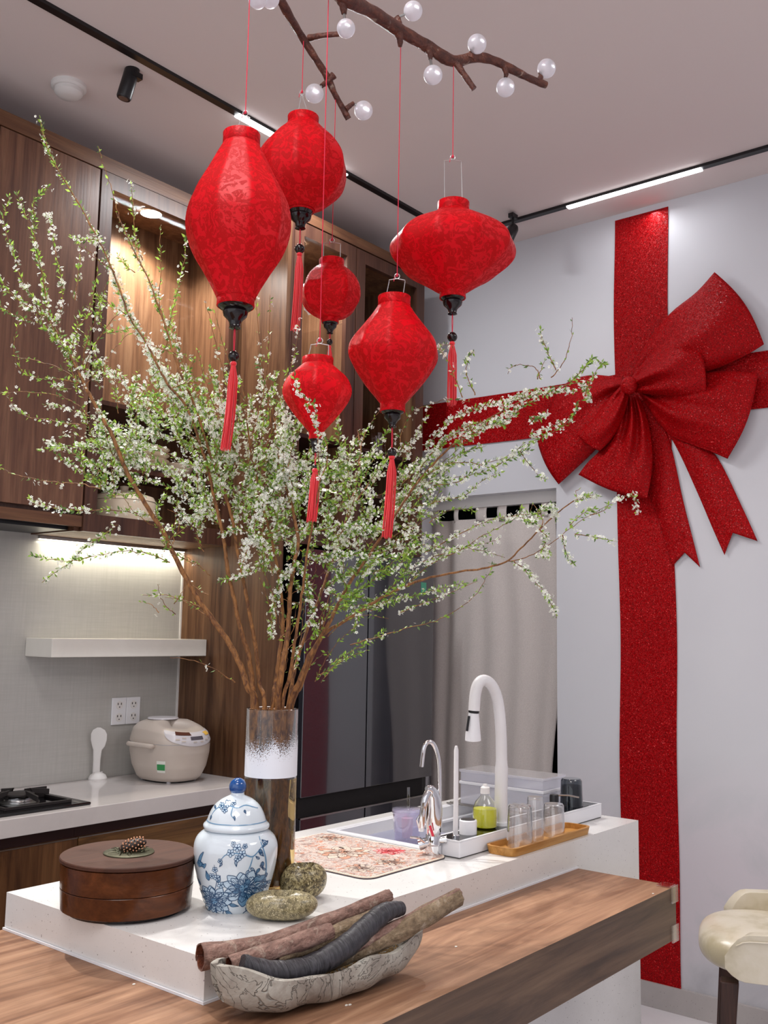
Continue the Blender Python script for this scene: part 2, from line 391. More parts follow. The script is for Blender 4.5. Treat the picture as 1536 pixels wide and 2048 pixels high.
# track lights
def track(name, ext, leds, label, cat='track light'):
    t = thing(name, ((ext[0]+ext[1])/2, (ext[2]+ext[3])/2, ZC-.014), label, cat)
    boxobj('rail', M['black'], (*ext, ZC-.012, ZC+.004), t)
    for l in leds: boxobj('led_strip', M['led'], (*l, ZC-.018, ZC-.008), t)
    return t
TY, TX = 2.485, 3.571
track('lighting_track', (1.0, TX-.02, TY-.014, TY+.014), [(2.2, 2.78, TY-.013, TY+.013)], 'black ceiling track running above the wooden cabinets with a lit linear lamp')
track('lighting_track', (TX-.014, TX+.014, .3, TY), [(TX-.013, TX+.013, 1.345, 1.925)], 'black ceiling track parallel to the ribboned wall with a lit linear lamp')
area('linear_lamp_a', (2.49, TY, ZC-.03), .56, 8, color=(.96, .98, 1), sizey=.03)
area('linear_lamp_b', (TX, 1.63, ZC-.03), .03, .7, color=(.95, .97, 1), sizey=.56, target=(3.45, 1.63, 0))
def spot_head(base, tip, label):
    base = np.array(base); tip = np.array(tip)
    t = thing('spot_lamp', (base[0], base[1], ZC-.03), label, 'spotlight')
    ax = (tip-base)/np.linalg.norm(tip-base)
    b = MB(); b.box(base[0]-.02, base[0]+.02, base[1]-.012, base[1]+.012, ZC-.03, ZC-.011); b.build('adaptor', M['black'], t, smooth=False)
    b = MB(); b.tube([(base[0], base[1], ZC-.03), tuple(base)], .006, 8); b.build('stem', M['black'], t)
    b = MB(); b.tube([base-ax*.012, base, tip-ax*.004, tip], [.02, .024, .024, .022], 20); b.build('barrel', M['black'], t)
    b = MB(); b.tube([tip-ax*.003, tip+ax*.0012], .016, 16); b.build('lens', M['steel'], t)
p1 = at(267, 118, 'z', ZC-.06)
spot_head(atd(273, 112, p1 @ CM[2]), atd(247, 197, p1 @ CM[2]-.02), 'black cylindrical spotlight hanging from the track near the smoke detector')
p2 = at(1022, 455, 'z', ZC-.06)
spot_head(atd(1026, 458, 4.25), atd(1012, 487, 4.2), 'black cylindrical spotlight half hidden behind the wide flat lantern')
spot('spot_beam_a', (1.75, 2.44, 3.1), (1.6, 1.35, .9), 24, 48, .02, (1, .97, .93))
spot('spot_beam_b', (1.2, 2.46, 3.1), (1.3, 1.3, .85), 85, 42, .02, (1, .97, .93))
spot('spot_beam_c', (3.0, 2.44, 3.1), (2.3, 1.3, .9), 36, 52, .02, (1, .97, .93))

# smoke detector
c = at(138, 170, 'z', ZC)
t = thing('smoke_detector', (c[0], c[1], ZC-.045), 'round white smoke detector on the ceiling', 'smoke detector')
b = MB(); b.lathe([(.058, ZC-.0), (.058, ZC-.012), (.052, ZC-.018), (.0, ZC-.018)], 36, (c[0], c[1]), caps=False); b.build('mount', M['white_matt'], t)
b = MB(); b.lathe([(.046, ZC-.016), (.046, ZC-.03), (.036, ZC-.04), (.016, ZC-.044), (0, ZC-.044)], 36, (c[0], c[1]), caps=False); b.build('dome', M['white_matt'], t)

# ---------------------------------------------------------------- upper cabinets, left run
ZT, ZB = 3.052, 1.748
def cab_frame(b, x0, x1, y, z0, z1, sl, sr, st, sb, d=.022):
    b.box(x0, x0+sl, y-d, y, z0, z1); b.box(x1-sr, x1, y-d, y, z0, z1)
    b.box(x0+sl, x1-sr, y-d, y, z1-st, z1); b.box(x0+sl, x1-sr, y-d, y, z0, z0+sb)
Y1 = 2.92
t = thing('upper_cabinet', (1.5, 3.07, ZB), 'solid-door walnut wall cabinet at the far left above the hob', 'cabinet')
boxobj('body', M['wood_frame'], (.6, 1.955, Y1+.022, YB-.002, 1.80, ZT), t)
boxobj('door', M['wood_door'], (1.565, 1.950, Y1, Y1+.02, 1.815, ZT-.002), t)
boxobj('door', M['wood_door'], (1.17, 1.561, Y1, Y1+.02, 1.815, ZT-.002), t)
boxobj('door', M['wood_door'], (.78, 1.166, Y1, Y1+.02, 1.815, ZT-.002), t)
b = MB(); b.box(.6, 1.955, Y1+.004, Y1+.02, 1.762, 1.80); b.box(1.935, 1.955, Y1+.02, YB-.002, 1.748, 1.80); b.build('light_pelmet', M['wood_rail'], t, smooth=False)
t2 = thing('range_hood', (1.3, 3.1, 1.75), 'dark built-in range hood under the far left cabinet', 'range hood')
boxobj('canopy', M['black'], (.75, 1.93, Y1+.05, YB-.004, 1.752, 1.799), t2)
boxobj('filter', M['steel'], (.9, 1.7, Y1+.09, YB-.06, 1.745, 1.751), t2)
cg = thing('glass_wall_cabinet', (2.3, 3.07, ZB), 'walnut wall cabinet with a tinted glass door lit inside, left of the tall unit', 'cabinet')
b = MB(); b.box(1.957, 1.975, Y1+.022, YB-.002, ZB, ZT); b.box(2.615, 2.633, Y1+.022, YB-.002, ZB, ZT)
b.box(1.975, 2.615, Y1+.022, YB-.002, ZT-.02, ZT); b.box(1.975, 2.615, Y1+.022, YB-.002, ZB, ZB+.018); b.box(1.975, 2.615, YB-.02, YB-.002, ZB+.018, ZT-.02)
b.build('body', M['wood_in'], cg, smooth=False)
b = MB(); cab_frame(b, 1.957, 2.633, Y1+.02, ZB, ZT, .05, .05, .058, .062); b.build('door_frame', M['wood_frame'], cg, smooth=False)
MB().add([(2.007, Y1+.01, ZB+.062), (2.583, Y1+.01, ZB+.062), (2.583, Y1+.01, ZT-.058), (2.007, Y1+.01, ZT-.058)], [(0, 1, 2, 3)]).build('pane', M['pane'], cg, smooth=False)
for z in (1.985, 2.21): boxobj('shelf', M['wood_frame'], (1.975, 2.615, Y1+.03, YB-.02, z, z+.016), cg)
def puck(parent, x, y, z, P=20):
    b = MB(); b.lathe([(.05, z), (.05, z-.006), (.04, z-.008)], 28, (x, y), caps=False); b.build('puck_lamp', M['steel'], parent)
    b = MB(); b.lathe([(.040, z-.0015), (.040, z-.0075), (0, z-.0085)], 28, (x, y), caps=False); b.build('puck_lens', M['puck'], parent)
    spot('puck_beam', (x, y, z-.02), (x+.02, y+.02, z-1), P, 150, .03, (1, .97, .92))
pq_ = at(302, 428, 'z', ZT-.03); puck(cg, pq_[0], pq_[1], ZT-.022)
# crown running over the left run
tag(boxobj('cornice', M['wood_rail'], (.6, 2.633, Y1-.004, YB-.002, ZT+.001, 3.106)), 'walnut cornice board along the top of the left wall cabinets', 'cornice')

# ---------------------------------------------------------------- tall unit around the fridge
Y2 = 2.65; XP = 2.636
tu = thing('tall_cabinet', (3.08, 2.9, 0), 'tall walnut unit with a deep side panel and glass doors above the fridge', 'cabinet')
boxobj('side_panel', M['wood_panel'], (XP, XP+.022, Y2, YB-.002, 0, ZT), tu)
b = MB(); b.box(XP+.022, 3.53, Y2+.022, YB-.002, 1.757, 1.775); b.box(XP+.022, 3.53, Y2+.022, YB-.002, ZT-.02, ZT)
b.box(3.512, 3.53, Y2+.022, YB-.002, 1.775, ZT-.02); b.box(XP+.022, 3.512, YB-.03, YB-.002, 1.775, ZT-.02); b.box(3.04, 3.056, Y2+.022, YB-.03, 1.775, ZT-.02)
b.build('body', M['wood_in'], tu, smooth=False)
b = MB(); b.box(2.604+.055, 2.668, Y2, Y2+.02, 1.757, ZT); b.build('filler', M['wood_frame'], tu, smooth=False)
for (x0, x1) in ((2.670, 3.044), (3.05, 3.53)):
    b = MB(); cab_frame(b, x0, x1, Y2+.02, 1.757, ZT-.004, .055, .058, .055, .06); fr = b.build('door_frame', M['wood_frame'], tu, smooth=False)
    MB().add([(x0+.055, Y2+.01, 1.817), (x1-.058, Y2+.01, 1.817), (x1-.058, Y2+.01, ZT-.059), (x0+.055, Y2+.01, ZT-.059)], [(0, 1, 2, 3)]).build('pane', M['pane'], fr, smooth=False)
for z in (2.0, 2.19):
    boxobj('shelf', M['dark_red'] if z == 2.19 else M['wood_frame'], (XP+.024, 3.038, Y2+.05, YB-.03, z, z+.016), tu)
    boxobj('shelf', M['dark_red'] if z == 2.19 else M['wood_frame'], (3.058, 3.51, Y2+.05, YB-.03, z, z+.016), tu)
boxobj('glass_shelf', M['thin_clear'], (XP+.024, 3.038, Y2+.05, YB-.03, 2.722, 2.73), tu)
puck(tu, 2.82, 2.80, ZT-.022, 13)
boxobj('led_strip', M['led_soft'], (2.70, 3.02, YB-.052, YB-.044, 2.084, 2.094), tu)
boxobj('led_strip', M['led_soft'], (2.70, 3.02, Y2+.06, Y2+.068, 1.992, 1.999), tu)
tag(boxobj('cornice', M['wood_rail'], (XP, 3.53, Y2-.004, YB-.002, ZT+.001, 3.098)), 'walnut cornice board on top of the tall unit beside the ribboned wall', 'cornice')
boxobj('niche_back', M['dark_void'], (XP+.022, 3.53, YB-.03, YB-.002, 0, 1.757), tu)
# things behind the glass
def bowl(name, c, r, h, mat, label, cat, group=None):
    b = MB(); z = c[2]; b.lathe([(0, z+.001), (r*.45, z+.001), (r*.8, z+h*.45), (r, z+h), (r*.97, z+h), (r*.77, z+h*.5), (r*.4, z+.006), (0, z+.006)], 28, (c[0], c[1]), caps=False)
    return tag(b.build(name, mat, org=c), label, cat, group)
M['ceramic'] = plain('cream_ceramic', (226, 214, 192), .3)
for k in range(4):
    bowl('plate', (2.26, 3.06, 2.001+.022*k), .13, .03, M['ceramic'], ['lowest', 'second lowest', 'second from top', 'topmost'][k]+' of the cream plates stacked in the lit glass cabinet', 'plate', 'plates stacked in the lit cabinet')
t = thing('casserole', (2.22, 3.06, ZB+.02), 'pale lidded casserole behind glass at the bottom of the left cabinet', 'pot')
b = MB(); z = ZB+.018; b.lathe([(.09, z), (.115, z+.03), (.12, z+.11), (.118, z+.12)], 32, (2.22, 3.06)); b.build('body', M['ceramic'], t)
b = MB(); b.lathe([(.12, z+.121), (.11, z+.14), (.05, z+.16), (.014, z+.163), (.018, z+.18), (0, z+.185)], 32, (2.22, 3.06), caps=False); b.build('lid', M['ceramic'], t)
bowl('bowl', (2.46, 3.06, 2.001), .07, .06, M['ceramic'], 'small cream bowl beside the plates in the lit cabinet', 'bowl')
# folded white napkin fan
b = MB(); q = np.array([3.02, 2.80, 2.733])-np.array([.1, 0, 0])
def fan(u, v):
    a = (u-.5)*1.1+.55; r = .03+.13*v
    return (q[0]-.03+r*math.sin(a), q[1]+.02*math.sin(u*9*pi)*v, q[2]+r*math.cos(a)*.9)
M['satin'] = plain('white_satin', (225, 225, 230), .35)
b.grid(fan, 36, 6); o = tag(b.build('napkin', M['satin'], org=q), 'white folded napkin behind the glass next to the small round lantern', 'napkin'); o.modifiers.new('t', 'SOLIDIFY').thickness = .003
for k, (x, y) in enumerate([(3.2, 2.82), (3.3, 2.85), (3.4, 2.8)]):
    b = MB(); z = 2.206; b.lathe([(.028, z), (.033, z+.001), (.036, z+.11), (.034, z+.11), (.03, z+.006), (0, z+.006)], 20, (x, y), caps=False)
    tag(b.build('drinking_glass', M['thin_clear'], org=(x, y, z)), ['left', 'middle', 'right'][k]+' clear glass on the shelf behind the right cabinet door', 'glass', 'glasses behind the right cabinet door')

# fridge
fz = thing('fridge', (3.17, 2.88, 0), 'dark mirrored four-door fridge in the tall walnut unit', 'fridge')
X0, X1, YF = 2.758, 3.588, 2.62; XM = 3.135
boxobj('body', M['black'], (X0+.004, X1-.004, YF+.03, 3.17, .02, 1.735), fz)
for (a, c) in ((X0, XM-.004), (XM+.004, X1)):
    boxobj('door', M['fridge'], (a, c, YF, YF+.026, .797, 1.737), fz, bevel=.002)
    boxobj('drawer', M['fridge'], (a, c, YF, YF+.026, .03, .722), fz, bevel=.002)
boxobj('handle_recess', M['dark_void'], (X0, X1-.05, YF+.016, YF+.028, .722, .797), fz)
boxobj('handle_trim', M['steel'], (X0, X1-.02, YF-.001, YF+.012, .717, .723), fz)
q = at(848, 1175, 'y', YF)
boxobj('energy_sticker', plain('green_sticker', (74, 158, 128), .5), (q[0]-.022, q[0]+.016, YF-.0012, YF-.0002, q[2]-.03, q[2]+.022), fz)
# ---------------------------------------------------------------- counter and base units
YC = 2.708
tag(boxobj('worktop', M['counter'], (-.5, XP-.001, YC, YB-.014, .806, .86), bevel=.002), 'white quartz worktop of the kitchen run under the splashback', 'worktop')
def base_unit(x0, x1, mat, label):
    t = thing('base_cabinet', ((x0+x1)/2, 2.95, 0), label, 'cabinet')
    boxobj('body', M['dark_red'], (x0, x1, YC+.045, YB-.02, .1, .805), t); boxobj('plinth', M['black'], (x0, x1, YC+.07, YB-.02, 0, .1), t)
    boxobj('door', mat, (x0+.0015, x1-.0015, YC+.022, YC+.041, .11, .768), t)
    boxobj('finger_rail', M['steel'], (x0+.0015, x1-.0015, YC+.02, YC+.023, .766, .7695), t)
base_unit(1.873, 2.634, M['wood_low'], 'base cabinet with horizontal-grain drawer front, below the rice cooker')
base_unit(1.30, 1.872, M['wood_lowv'], 'base cabinet with vertical-grain front, left of the horizontal-grain one')
base_unit(.6, 1.299, M['wood_low'], 'base cabinet mostly hidden below the hob at the left edge')
# wall shelf
tag(boxobj('wall_shelf', M['shelf'], (1.94, 2.634, 3.04, YB-.013, 1.315, 1.38), bevel=.002), 'thick cream floating shelf above the rice cooker', 'shelf')
# under cabinet LED line
t = thing('under_cabinet_light', (2.28, 3.2, 1.735), 'thin warm strip light along the top of the splashback', 'strip light')
boxobj('channel', M['steel'], (1.965, 2.63, YB-.026, YB-.013, 1.736, 1.747), t); boxobj('diffuser', M['led_soft'], (1.965, 2.63, YB-.024, YB-.015, 1.733, 1.736), t)
area('under_cabinet_lamp', (2.3, YB-.05, 1.728), .64, .9, color=(1, .93, .74), sizey=.02, target=(2.3, YB, 1.3))
# splashback edge trim
boxobj('trim_2', M['white_matt'], (2.628, 2.636, YB-.016, YB-.010, .862, 1.75))['kind'] = 'structure'

# ---------------------------------------------------------------- island
SX0, SX1, SY0, SY1, SZ = 1.104, 2.711, 1.249, 1.838, .9
# sink cut-out region
KX0, KX1, KY0, KY1 = 1.99, 2.66, 1.425, 1.765
t = thing('kitchen_island', (1.9, 1.54, 0), 'long white speckled quartz island with waterfall front and a built-in sink', 'island')
b = MB(); b.box(SX0, KX0, SY0, SY1, .83, SZ); b.box(KX1, SX1, SY0, SY1, .83, SZ); b.box(KX0, KX1, SY0, KY0, .83, SZ); b.box(KX0, KX1, KY1, SY1, .83, SZ)
b.box(SX0+.2, SX1, SY0, SY0+.02, 0, .83); b.box(SX1-.02, SX1, SY0+.02, SY1, 0, .83); b.build('slab', M['slab'], t, smooth=False)
b = MB(); b.box(SX0+.2, SX1-.021, SY1-.02, SY1-.001, 0, .8295); b.build('rear_panel', M['wood_low'], t, smooth=False)
# bar in walnut, L-shaped around the slab
t = thing('breakfast_bar', (1.7, 1.12, 0), 'thick walnut breakfast bar wrapping the front of the white island', 'bar')
BZ = .83; BX1, BY0 = 2.343, .987
b = MB(); b.prism([(-.6, BY0), (BX1, BY0), (BX1, SY0-.0005), (SX0-.0005, SY0-.0005), (SX0-.0005, SY1), (-.6, SY1)], lambda x, y, z: (x, y, z), BZ-.12, BZ)
b.cur = 1
ob = b.build('top', [M['bar'], M['bar_edge']], t, smooth=False)
for p in ob.data.polygons: p.material_index = 0 if p.normal.z > .9 else 1
b = MB(); b.box(SX0-.0045, SX0-.0008, SY0-.0045, SY1, BZ+.0003, BZ+.0045); b.box(SX0-.0007, BX1, SY0-.0045, SY0-.0008, BZ+.0003, BZ+.0045)
b.build('sealant', M['white_gloss'], t, smooth=False)
boxobj('base_panel', M['wood_lowv'], (.3, SX0+.19, SY0+.03, SY1-.02, 0, BZ-.121), t)
M['prot'] = thin_glass('clear_corner_guard', (.95, .94, .93, 1), 2.0)
for z, s_, lb in ((BZ, 1, 'upper'), (BZ-.12, -1, 'lower')):
    b = MB()
    za, zb = (z-.035, z+.004) if s_ > 0 else (z-.004, z+.035)
    b.box(BX1, BX1+.005, BY0-.005, BY0+.03, za, zb); b.box(BX1-.03, BX1, BY0-.005, BY0-.0005, za, zb)
    if s_ > 0: b.box(BX1-.035, BX1, BY0, BY0+.035, z+.0005, z+.004)
    tag(b.build('corner_guard', M['prot'], smooth=False, bevel=.001), f'clear plastic guard on the {lb} corner of the walnut bar end', 'corner guard')

# ================================================================ THINGS ON THE ISLAND
FWD = np.array([CM[2][0], CM[2][1], 0]); FWD /= np.linalg.norm(FWD); RGT = np.array([FWD[1], -FWD[0], 0])
def away(q, r):
    h = np.array([q[0], q[1], 0.]); return q+h/np.linalg.norm(h)*r
# ---- round lacquered box
q = at(251, 1852, 'z', SZ); R_ = .1235; C0 = away(q, R_*.95); x0, y0 = C0[0], C0[1]
M['lacq_wood'] = wood('stained_box_wood', (64, 31, 13), (84, 44, 20), (104, 58, 29), 'x', .22)
M['lid_wood'] = wood('stained_box_lid', (66, 38, 27), (76, 45, 32), (84, 51, 37), 'x', .6)
t = thing('round_box', (x0, y0, SZ), 'round reddish-brown wooden box with a pine cone on its lid', 'box')
b = MB(); b.lathe([(R_*.86, SZ), (R_*.86, SZ+.006)], 48, (x0, y0)); b.build('foot', M['lacquer'], t)
b = MB(); b.lathe([(R_*.93, SZ+.006), (R_*.965, SZ+.008), (R_*.985, SZ+.0445), (R_*.98, SZ+.0455)], 72, (x0, y0)); b.build('lower_tier', M['lacq_wood'], t)
b = MB(); b.lathe([(R_*.975, SZ+.0462), (R_*.985, SZ+.047), (R_*.995, SZ+.090), (R_*.97, SZ+.091)], 72, (x0, y0)); b.build('upper_tier', M['lacq_wood'], t)
b = MB(); b.lathe([(R_*.99, SZ+.0915), (R_*1.012, SZ+.093), (R_*1.012, SZ+.098), (R_*1.0, SZ+.0995), (0, SZ+.0995)], 96, (x0, y0), caps=False); b.build('lid', M['lid_wood'], t)
M['bronze'] = plain('antique_bronze', (88, 88, 70), .38, .8); M['cone_d'] = plain('dark_cone', (44, 28, 20), .5); M['cone_l'] = plain('copper_cone_tip', (206, 150, 116), .3, .5)
zt = SZ+.0995
b = MB(); b.lathe([(.047, zt), (.047, zt+.002), (.044, zt+.003), (0, zt+.003)], 40, (x0, y0), caps=False, fr=lambda a, u: 1); pl = b.build('handle_plate', M['bronze'], t)
b = MB()
for k in range(46):
    a = random.uniform(0, 2*pi); r = random.uniform(.004, .026); p = np.array([x0+r*math.cos(a), y0+r*math.sin(a), zt+.004]); d = random.gauss(a, .5); L = random.uniform(.014, .024)
    e = p+np.array([math.cos(d)*L, math.sin(d)*L, random.uniform(-.001, .004)])
    if np.hypot(e[0]-x0, e[1]-y0) > .045: e[:2] = np.array([x0, y0])+(e[:2]-[x0, y0])*.045/np.hypot(e[0]-x0, e[1]-y0)
    b.tube([p, (p+e)/2+[0, 0, .002], e], [.0009, .0009, .0004], 5)
b.build('pine_needles', M['bronze'], pl)['kind'] = 'stuff'
cc = np.array([x0, y0, zt+.014])+RGT*.006; ax = (RGT*.92+FWD*.25+np.array([0, 0, .22])); ax /= np.linalg.norm(ax)
s1 = np.cross(ax, [0, 0, 1]); s1 /= np.linalg.norm(s1); s2 = np.cross(ax, s1)
b = MB(); b.tube([cc+ax*(s*.026) for s in np.linspace(-1, 1, 9)], [.001, .006, .009, .0105, .011, .011, .010, .008, .003], 12); cn = b.build('pine_cone', M['cone_d'], t)
b = MB()
for i in range(9):
    u = -0.85+1.7*i/8; r = .0125*math.sqrt(max(.05, 1-abs(u-.15)**2.2)); n_ = 9
    for k in range(n_):
        a = 2*pi*(k+.5*(i % 2))/n_; dr = s1*math.cos(a)+s2*math.sin(a); p = cc+ax*(u*.025)+dr*r
        b.sphere(tuple(p), .0018, 6, 4)
b.build('cone_scale', M['cone_l'], cn)['kind'] = 'stuff'

# ---- painted ginger jar
q = at(467, 1828, 'z', SZ); JC = away(q, .048); jd = float((JC-CC) @ CM[2]); K = jd/F_PX
zpx = lambda y: float(atd(470, y, jd)[2])
def zof(y): # height on the jar axis for an image row
    d = ray(470, y); tt = np.hypot(JC[0], JC[1])/np.hypot(d[0], d[1]); return EYE+d[2]*tt
jx, jy = JC[0], JC[1]
body = [(1822, 50), (1816, 54), (1800, 60), (1775, 69), (1750, 76), (1725, 81.5), (1700, 84), (1684, 83), (1670, 77), (1660, 66), (1655, 58), (1649, 56), (1644, 56)]
prof = [((hw*K), max(zof(y), SZ) if i else SZ+.0005) for i, (y, hw) in enumerate(body)]
prof[0] = (prof[0][0]*.96, SZ+.0005)
hexf = lambda a, u: 1+.012*math.cos(6*a)
M['porcelain'] = Mt('white_porcelain', srgb(214, 224, 232), .09, Coat_Weight=.6).m
t = thing('ginger_jar', (jx, jy, SZ), 'white lidded porcelain jar painted with blue peonies', 'jar')
dense = [tuple(p) for p in catmull([(a, c, 0) for a, c in prof], 4)]; dense = [(p[0], p[1]) for p in dense]
b = MB(); b.lathe(dense, 72, (jx, jy), fr=hexf); jb = b.build('body', M['porcelain'], t, angle=60)
lid = [(1655, 57), (1653, 64), (1650, 66.5), (1645, 66), (1641, 62), (1637, 59), (1630, 57), (1618, 52), (1606, 44), (1596, 32), (1590, 20), (1587, 14), (1582, 13)]
lp = [(hw*K, zof(y+2)) for y, hw in lid]
b = MB(); ld = [(p[0], p[1]) for p in catmull([(a, c, 0) for a, c in lp], 3)]; b.lathe(ld, 72, (jx, jy), fr=hexf); jl = b.build('lid', M['porcelain'], t, angle=60)
M['cobalt'] = Mt('cobalt_glaze', srgb(18, 74, 140), .1, Coat_Weight=.6).m
zk = zof(1573); b = MB(); b.sphere((jx, jy, zk), 17.5*K, 24, 14); b.build('knob', M['cobalt'], t)
# painted decoration: strokes and petals laid on the glaze
M['ink'] = plain('dark_blue_underglaze', (38, 74, 112), .2); M['wash'] = plain('mid_blue_underglaze', (104, 146, 180), .2); M['pale'] = plain('pale_blue_underglaze', (186, 208, 226), .2)
th0 = math.atan2(-FWD[1], -FWD[0])
zs = [p[1] for p in dense]; rs = [p[0] for p in dense]; zl = [p[1] for p in ld]; rl = [p[0] for p in ld]
def on_jar(x, y, off):   # x,y in pixels of the jar's front elevation (x from axis), wraps round
    z = zof(y); R = float(np.interp(z, zs, rs)) if y > 1655 else float(np.interp(z, zl, rl))
    rr = x*K; Rm = 84*K if y > 1655 else 60*K
    a = th0+math.asin(max(-1, min(1, x*K/max(R, .02)))) if abs(x*K) < R*.98 else th0+math.copysign(1.35, x)
    R = R*hexf(a, 0)+off; return (jx+R*math.cos(a), jy+R*math.sin(a), z)
def stroke(b, pts, w, fn, off, taper=True):
    P = catmull([(p[0], p[1], 0) for p in pts], 4); n = len(P); vs = []; fs = []
    for i, p in enumerate(P):
        d = P[min(i+1, n-1)]-P[max(i-1, 0)]; L = math.hypot(d[0], d[1]) or 1; nx, ny = -d[1]/L, d[0]/L
        ww = w*(.35+.65*math.sin(pi*(i+.5)/n)) if taper else w
        vs += [fn(p[0]+nx*ww, p[1]+ny*ww, off), fn(p[0]-nx*ww, p[1]-ny*ww, off)]
    b.add(vs, [(2*i, 2*i+1, 2*i+3, 2*i+2) for i in range(n-1)])
def petal_shape(cx, cy, L, W, ang, n=7, tip=.15):
    out = []
    for s in (1, -1):
        rr = range(n+1) if s > 0 else range(n-1, 0, -1)
        for i in rr:
            u = i/n; out.append((u*L, s*W*math.sin(pi*u**(.8 if tip > .3 else 1.5))*(1-tip*u)))
    c, s_ = math.cos(ang), math.sin(ang)
    return [(cx+x*c-y*s_, cy+x*s_+y*c) for x, y in out]
def fillp(b, poly, fn, off):
    cx = sum(p[0] for p in poly)/len(poly); cy = sum(p[1] for p in poly)/len(poly); n = len(poly)
    b.add([fn(cx, cy, off)]+[fn(p[0], p[1], off) for p in poly], [(0, 1+i, 1+(i+1) % n) for i in range(n)])
def peony(bl, bw, bp, fn, cx, cy, r, rings=3, o=.0004, sq=1.0, fill=.5):
    for g in range(rings):
        rr = r*(1-.24*g); npt = 11-2*g
        for k in range(npt):
            a = 2*pi*k/npt+.4*g+random.uniform(-.12, .12); L = rr*random.uniform(.85, 1.05); W = rr*.27
            P = petal_shape(cx+math.cos(a)*rr*.12, cy+math.sin(a)*rr*.12*sq, L, W, a); P = [(x, cy+(y-cy)*sq) for x, y in P]
            fillp(bw if random.random() < fill*.45 else bp, P, fn, o+g*.00012)
            stroke(bl, P+[P[0]], .7, fn, o+.0001+g*.00012, False)
            for s in (-.3, 0, .3):
                e = (cx+math.cos(a+s*.5)*L*.75, cy+math.sin(a+s*.5)*L*.75*sq); m_ = (cx+math.cos(a+s*.3)*L*.35, cy+math.sin(a+s*.3)*L*.35*sq)
                stroke(bl, [m_, e], .45, fn, o+.00015+g*.00012)
    for k in range(6):
        a = random.uniform(0, 2*pi); fillp(bw, petal_shape(cx, cy, r*.22, r*.08, a), fn, o+rings*.00012)
def leafy(bl, bw, bp, fn, cx, cy, L, ang, o=.0003, dark=True):
    P = petal_shape(cx, cy, L, L*.24, ang, tip=.5); fillp(bw if dark else bp, P, fn, o); stroke(bl, P+[P[0]], .6, fn, o+.0001, False)
    stroke(bl, [(cx, cy), (cx+math.cos(ang)*L*.9, cy+math.sin(ang)*L*.9)], .5, fn, o+.0001)
def small_flower(bl, bw, bp, fn, cx, cy, r, o=.0004):
    for k in range(5):
        a = 2*pi*k/5+.3; P = petal_shape(cx, cy, r, r*.38, a); fillp(bp, P, fn, o); stroke(bl, P+[P[0]], .5, fn, o+.0001, False)
bl, bw, bp = MB(), MB(), MB()
random.seed(3); J = on_jar
leafs = [(-62, 1800, 20, 2.6), (-58, 1778, 20, 3.4), (-46, 1812, 20, 1.9), (-30, 1818, 18, 1.2), (-60, 1760, 18, 3.9), (-40, 1745, 20, 4.4), (-22, 1748, 16, 5.0), (-8, 1806, 20, .6), (0, 1792, 18, .2), (8, 1772, 16, 3.5), (62, 1775, 16, .5), (56, 1752, 18, 1.0), (30, 1800, 22, .8), (44, 1790, 18, -.4), (-5, 1815, 16, .4)]
for (x, y, L, a) in leafs: leafy(bl, bw, bp, J, x, y, L, a)
peony(bl, bw, bp, J, 28, 1758, 38, 4, .0005, .9, 1.1); peony(bl, bw, bp, J, -30, 1786, 32, 4, .0006, 1.0, .35)
for x, y, r in ((-28, 1722, 6), (-24, 1738, 7), (-34, 1735, 6), (-16, 1752, 8), (-50, 1770, 8), (12, 1822, 9), (50, 1812, 7)): small_flower(bl, bw, bp, J, x, y, r)
stroke(bl, [(-30, 1712), (-24, 1740), (-30, 1770)], .8, J, .0003); stroke(bl, [(12, 1822), (30, 1808), (48, 1795)], .9, J, .0003)
# blossom spray across the shoulder
stroke(bw, [(-18, 1704), (-8, 1692), (10, 1688), (30, 1692), (44, 1696), (58, 1682), (66, 1672)], 1.4, J, .0003); stroke(bw, [(44, 1696), (40, 1712), (36, 1722)], 1.1, J, .0003)
for x, y, r in ((2, 1688, 8), (14, 1678, 8), (24, 1690, 8), (16, 1698, 7), (6, 1672, 5), (28, 1676, 5), (-18, 1704, 5)): small_flower(bl, bw, bp, J, x, y, r)
for x, y, L, a in ((12, 1702, 12, 1.4), (36, 1722, 14, 1.9), (40, 1718, 12, .8), (-14, 1708, 9, 2.2)): leafy(bl, bw, bp, J, x, y, L, a, dark=False)
# bamboo-like spray at the right shoulder
for k in range(16):
    x = 62+random.uniform(-8, 8); y = 1672+k*6.2; leafy(bl, bw, bp, J, x, y, random.uniform(9, 15), random.choice([.9, 2.2, 1.6, -.8, 3.9]), dark=k % 2 == 0)
stroke(bw, [(52, 1662), (64, 1690), (68, 1720), (64, 1760), (54, 1790)], 1.3, J, .0003)
# bird
for P in ([(-66, 1712), (-60, 1698), (-52, 1690), (-56, 1702), (-60, 1714)], [(-66, 1712), (-58, 1710), (-50, 1716), (-58, 1720)], [(-56, 1716), (-46, 1712), (-50, 1722)], [(-68, 1716), (-62, 1708), (-54, 1716), (-62, 1722)]):
    fillp(bw, P, J, .0004); stroke(bl, P+[P[0]], .5, J, .0005, False)
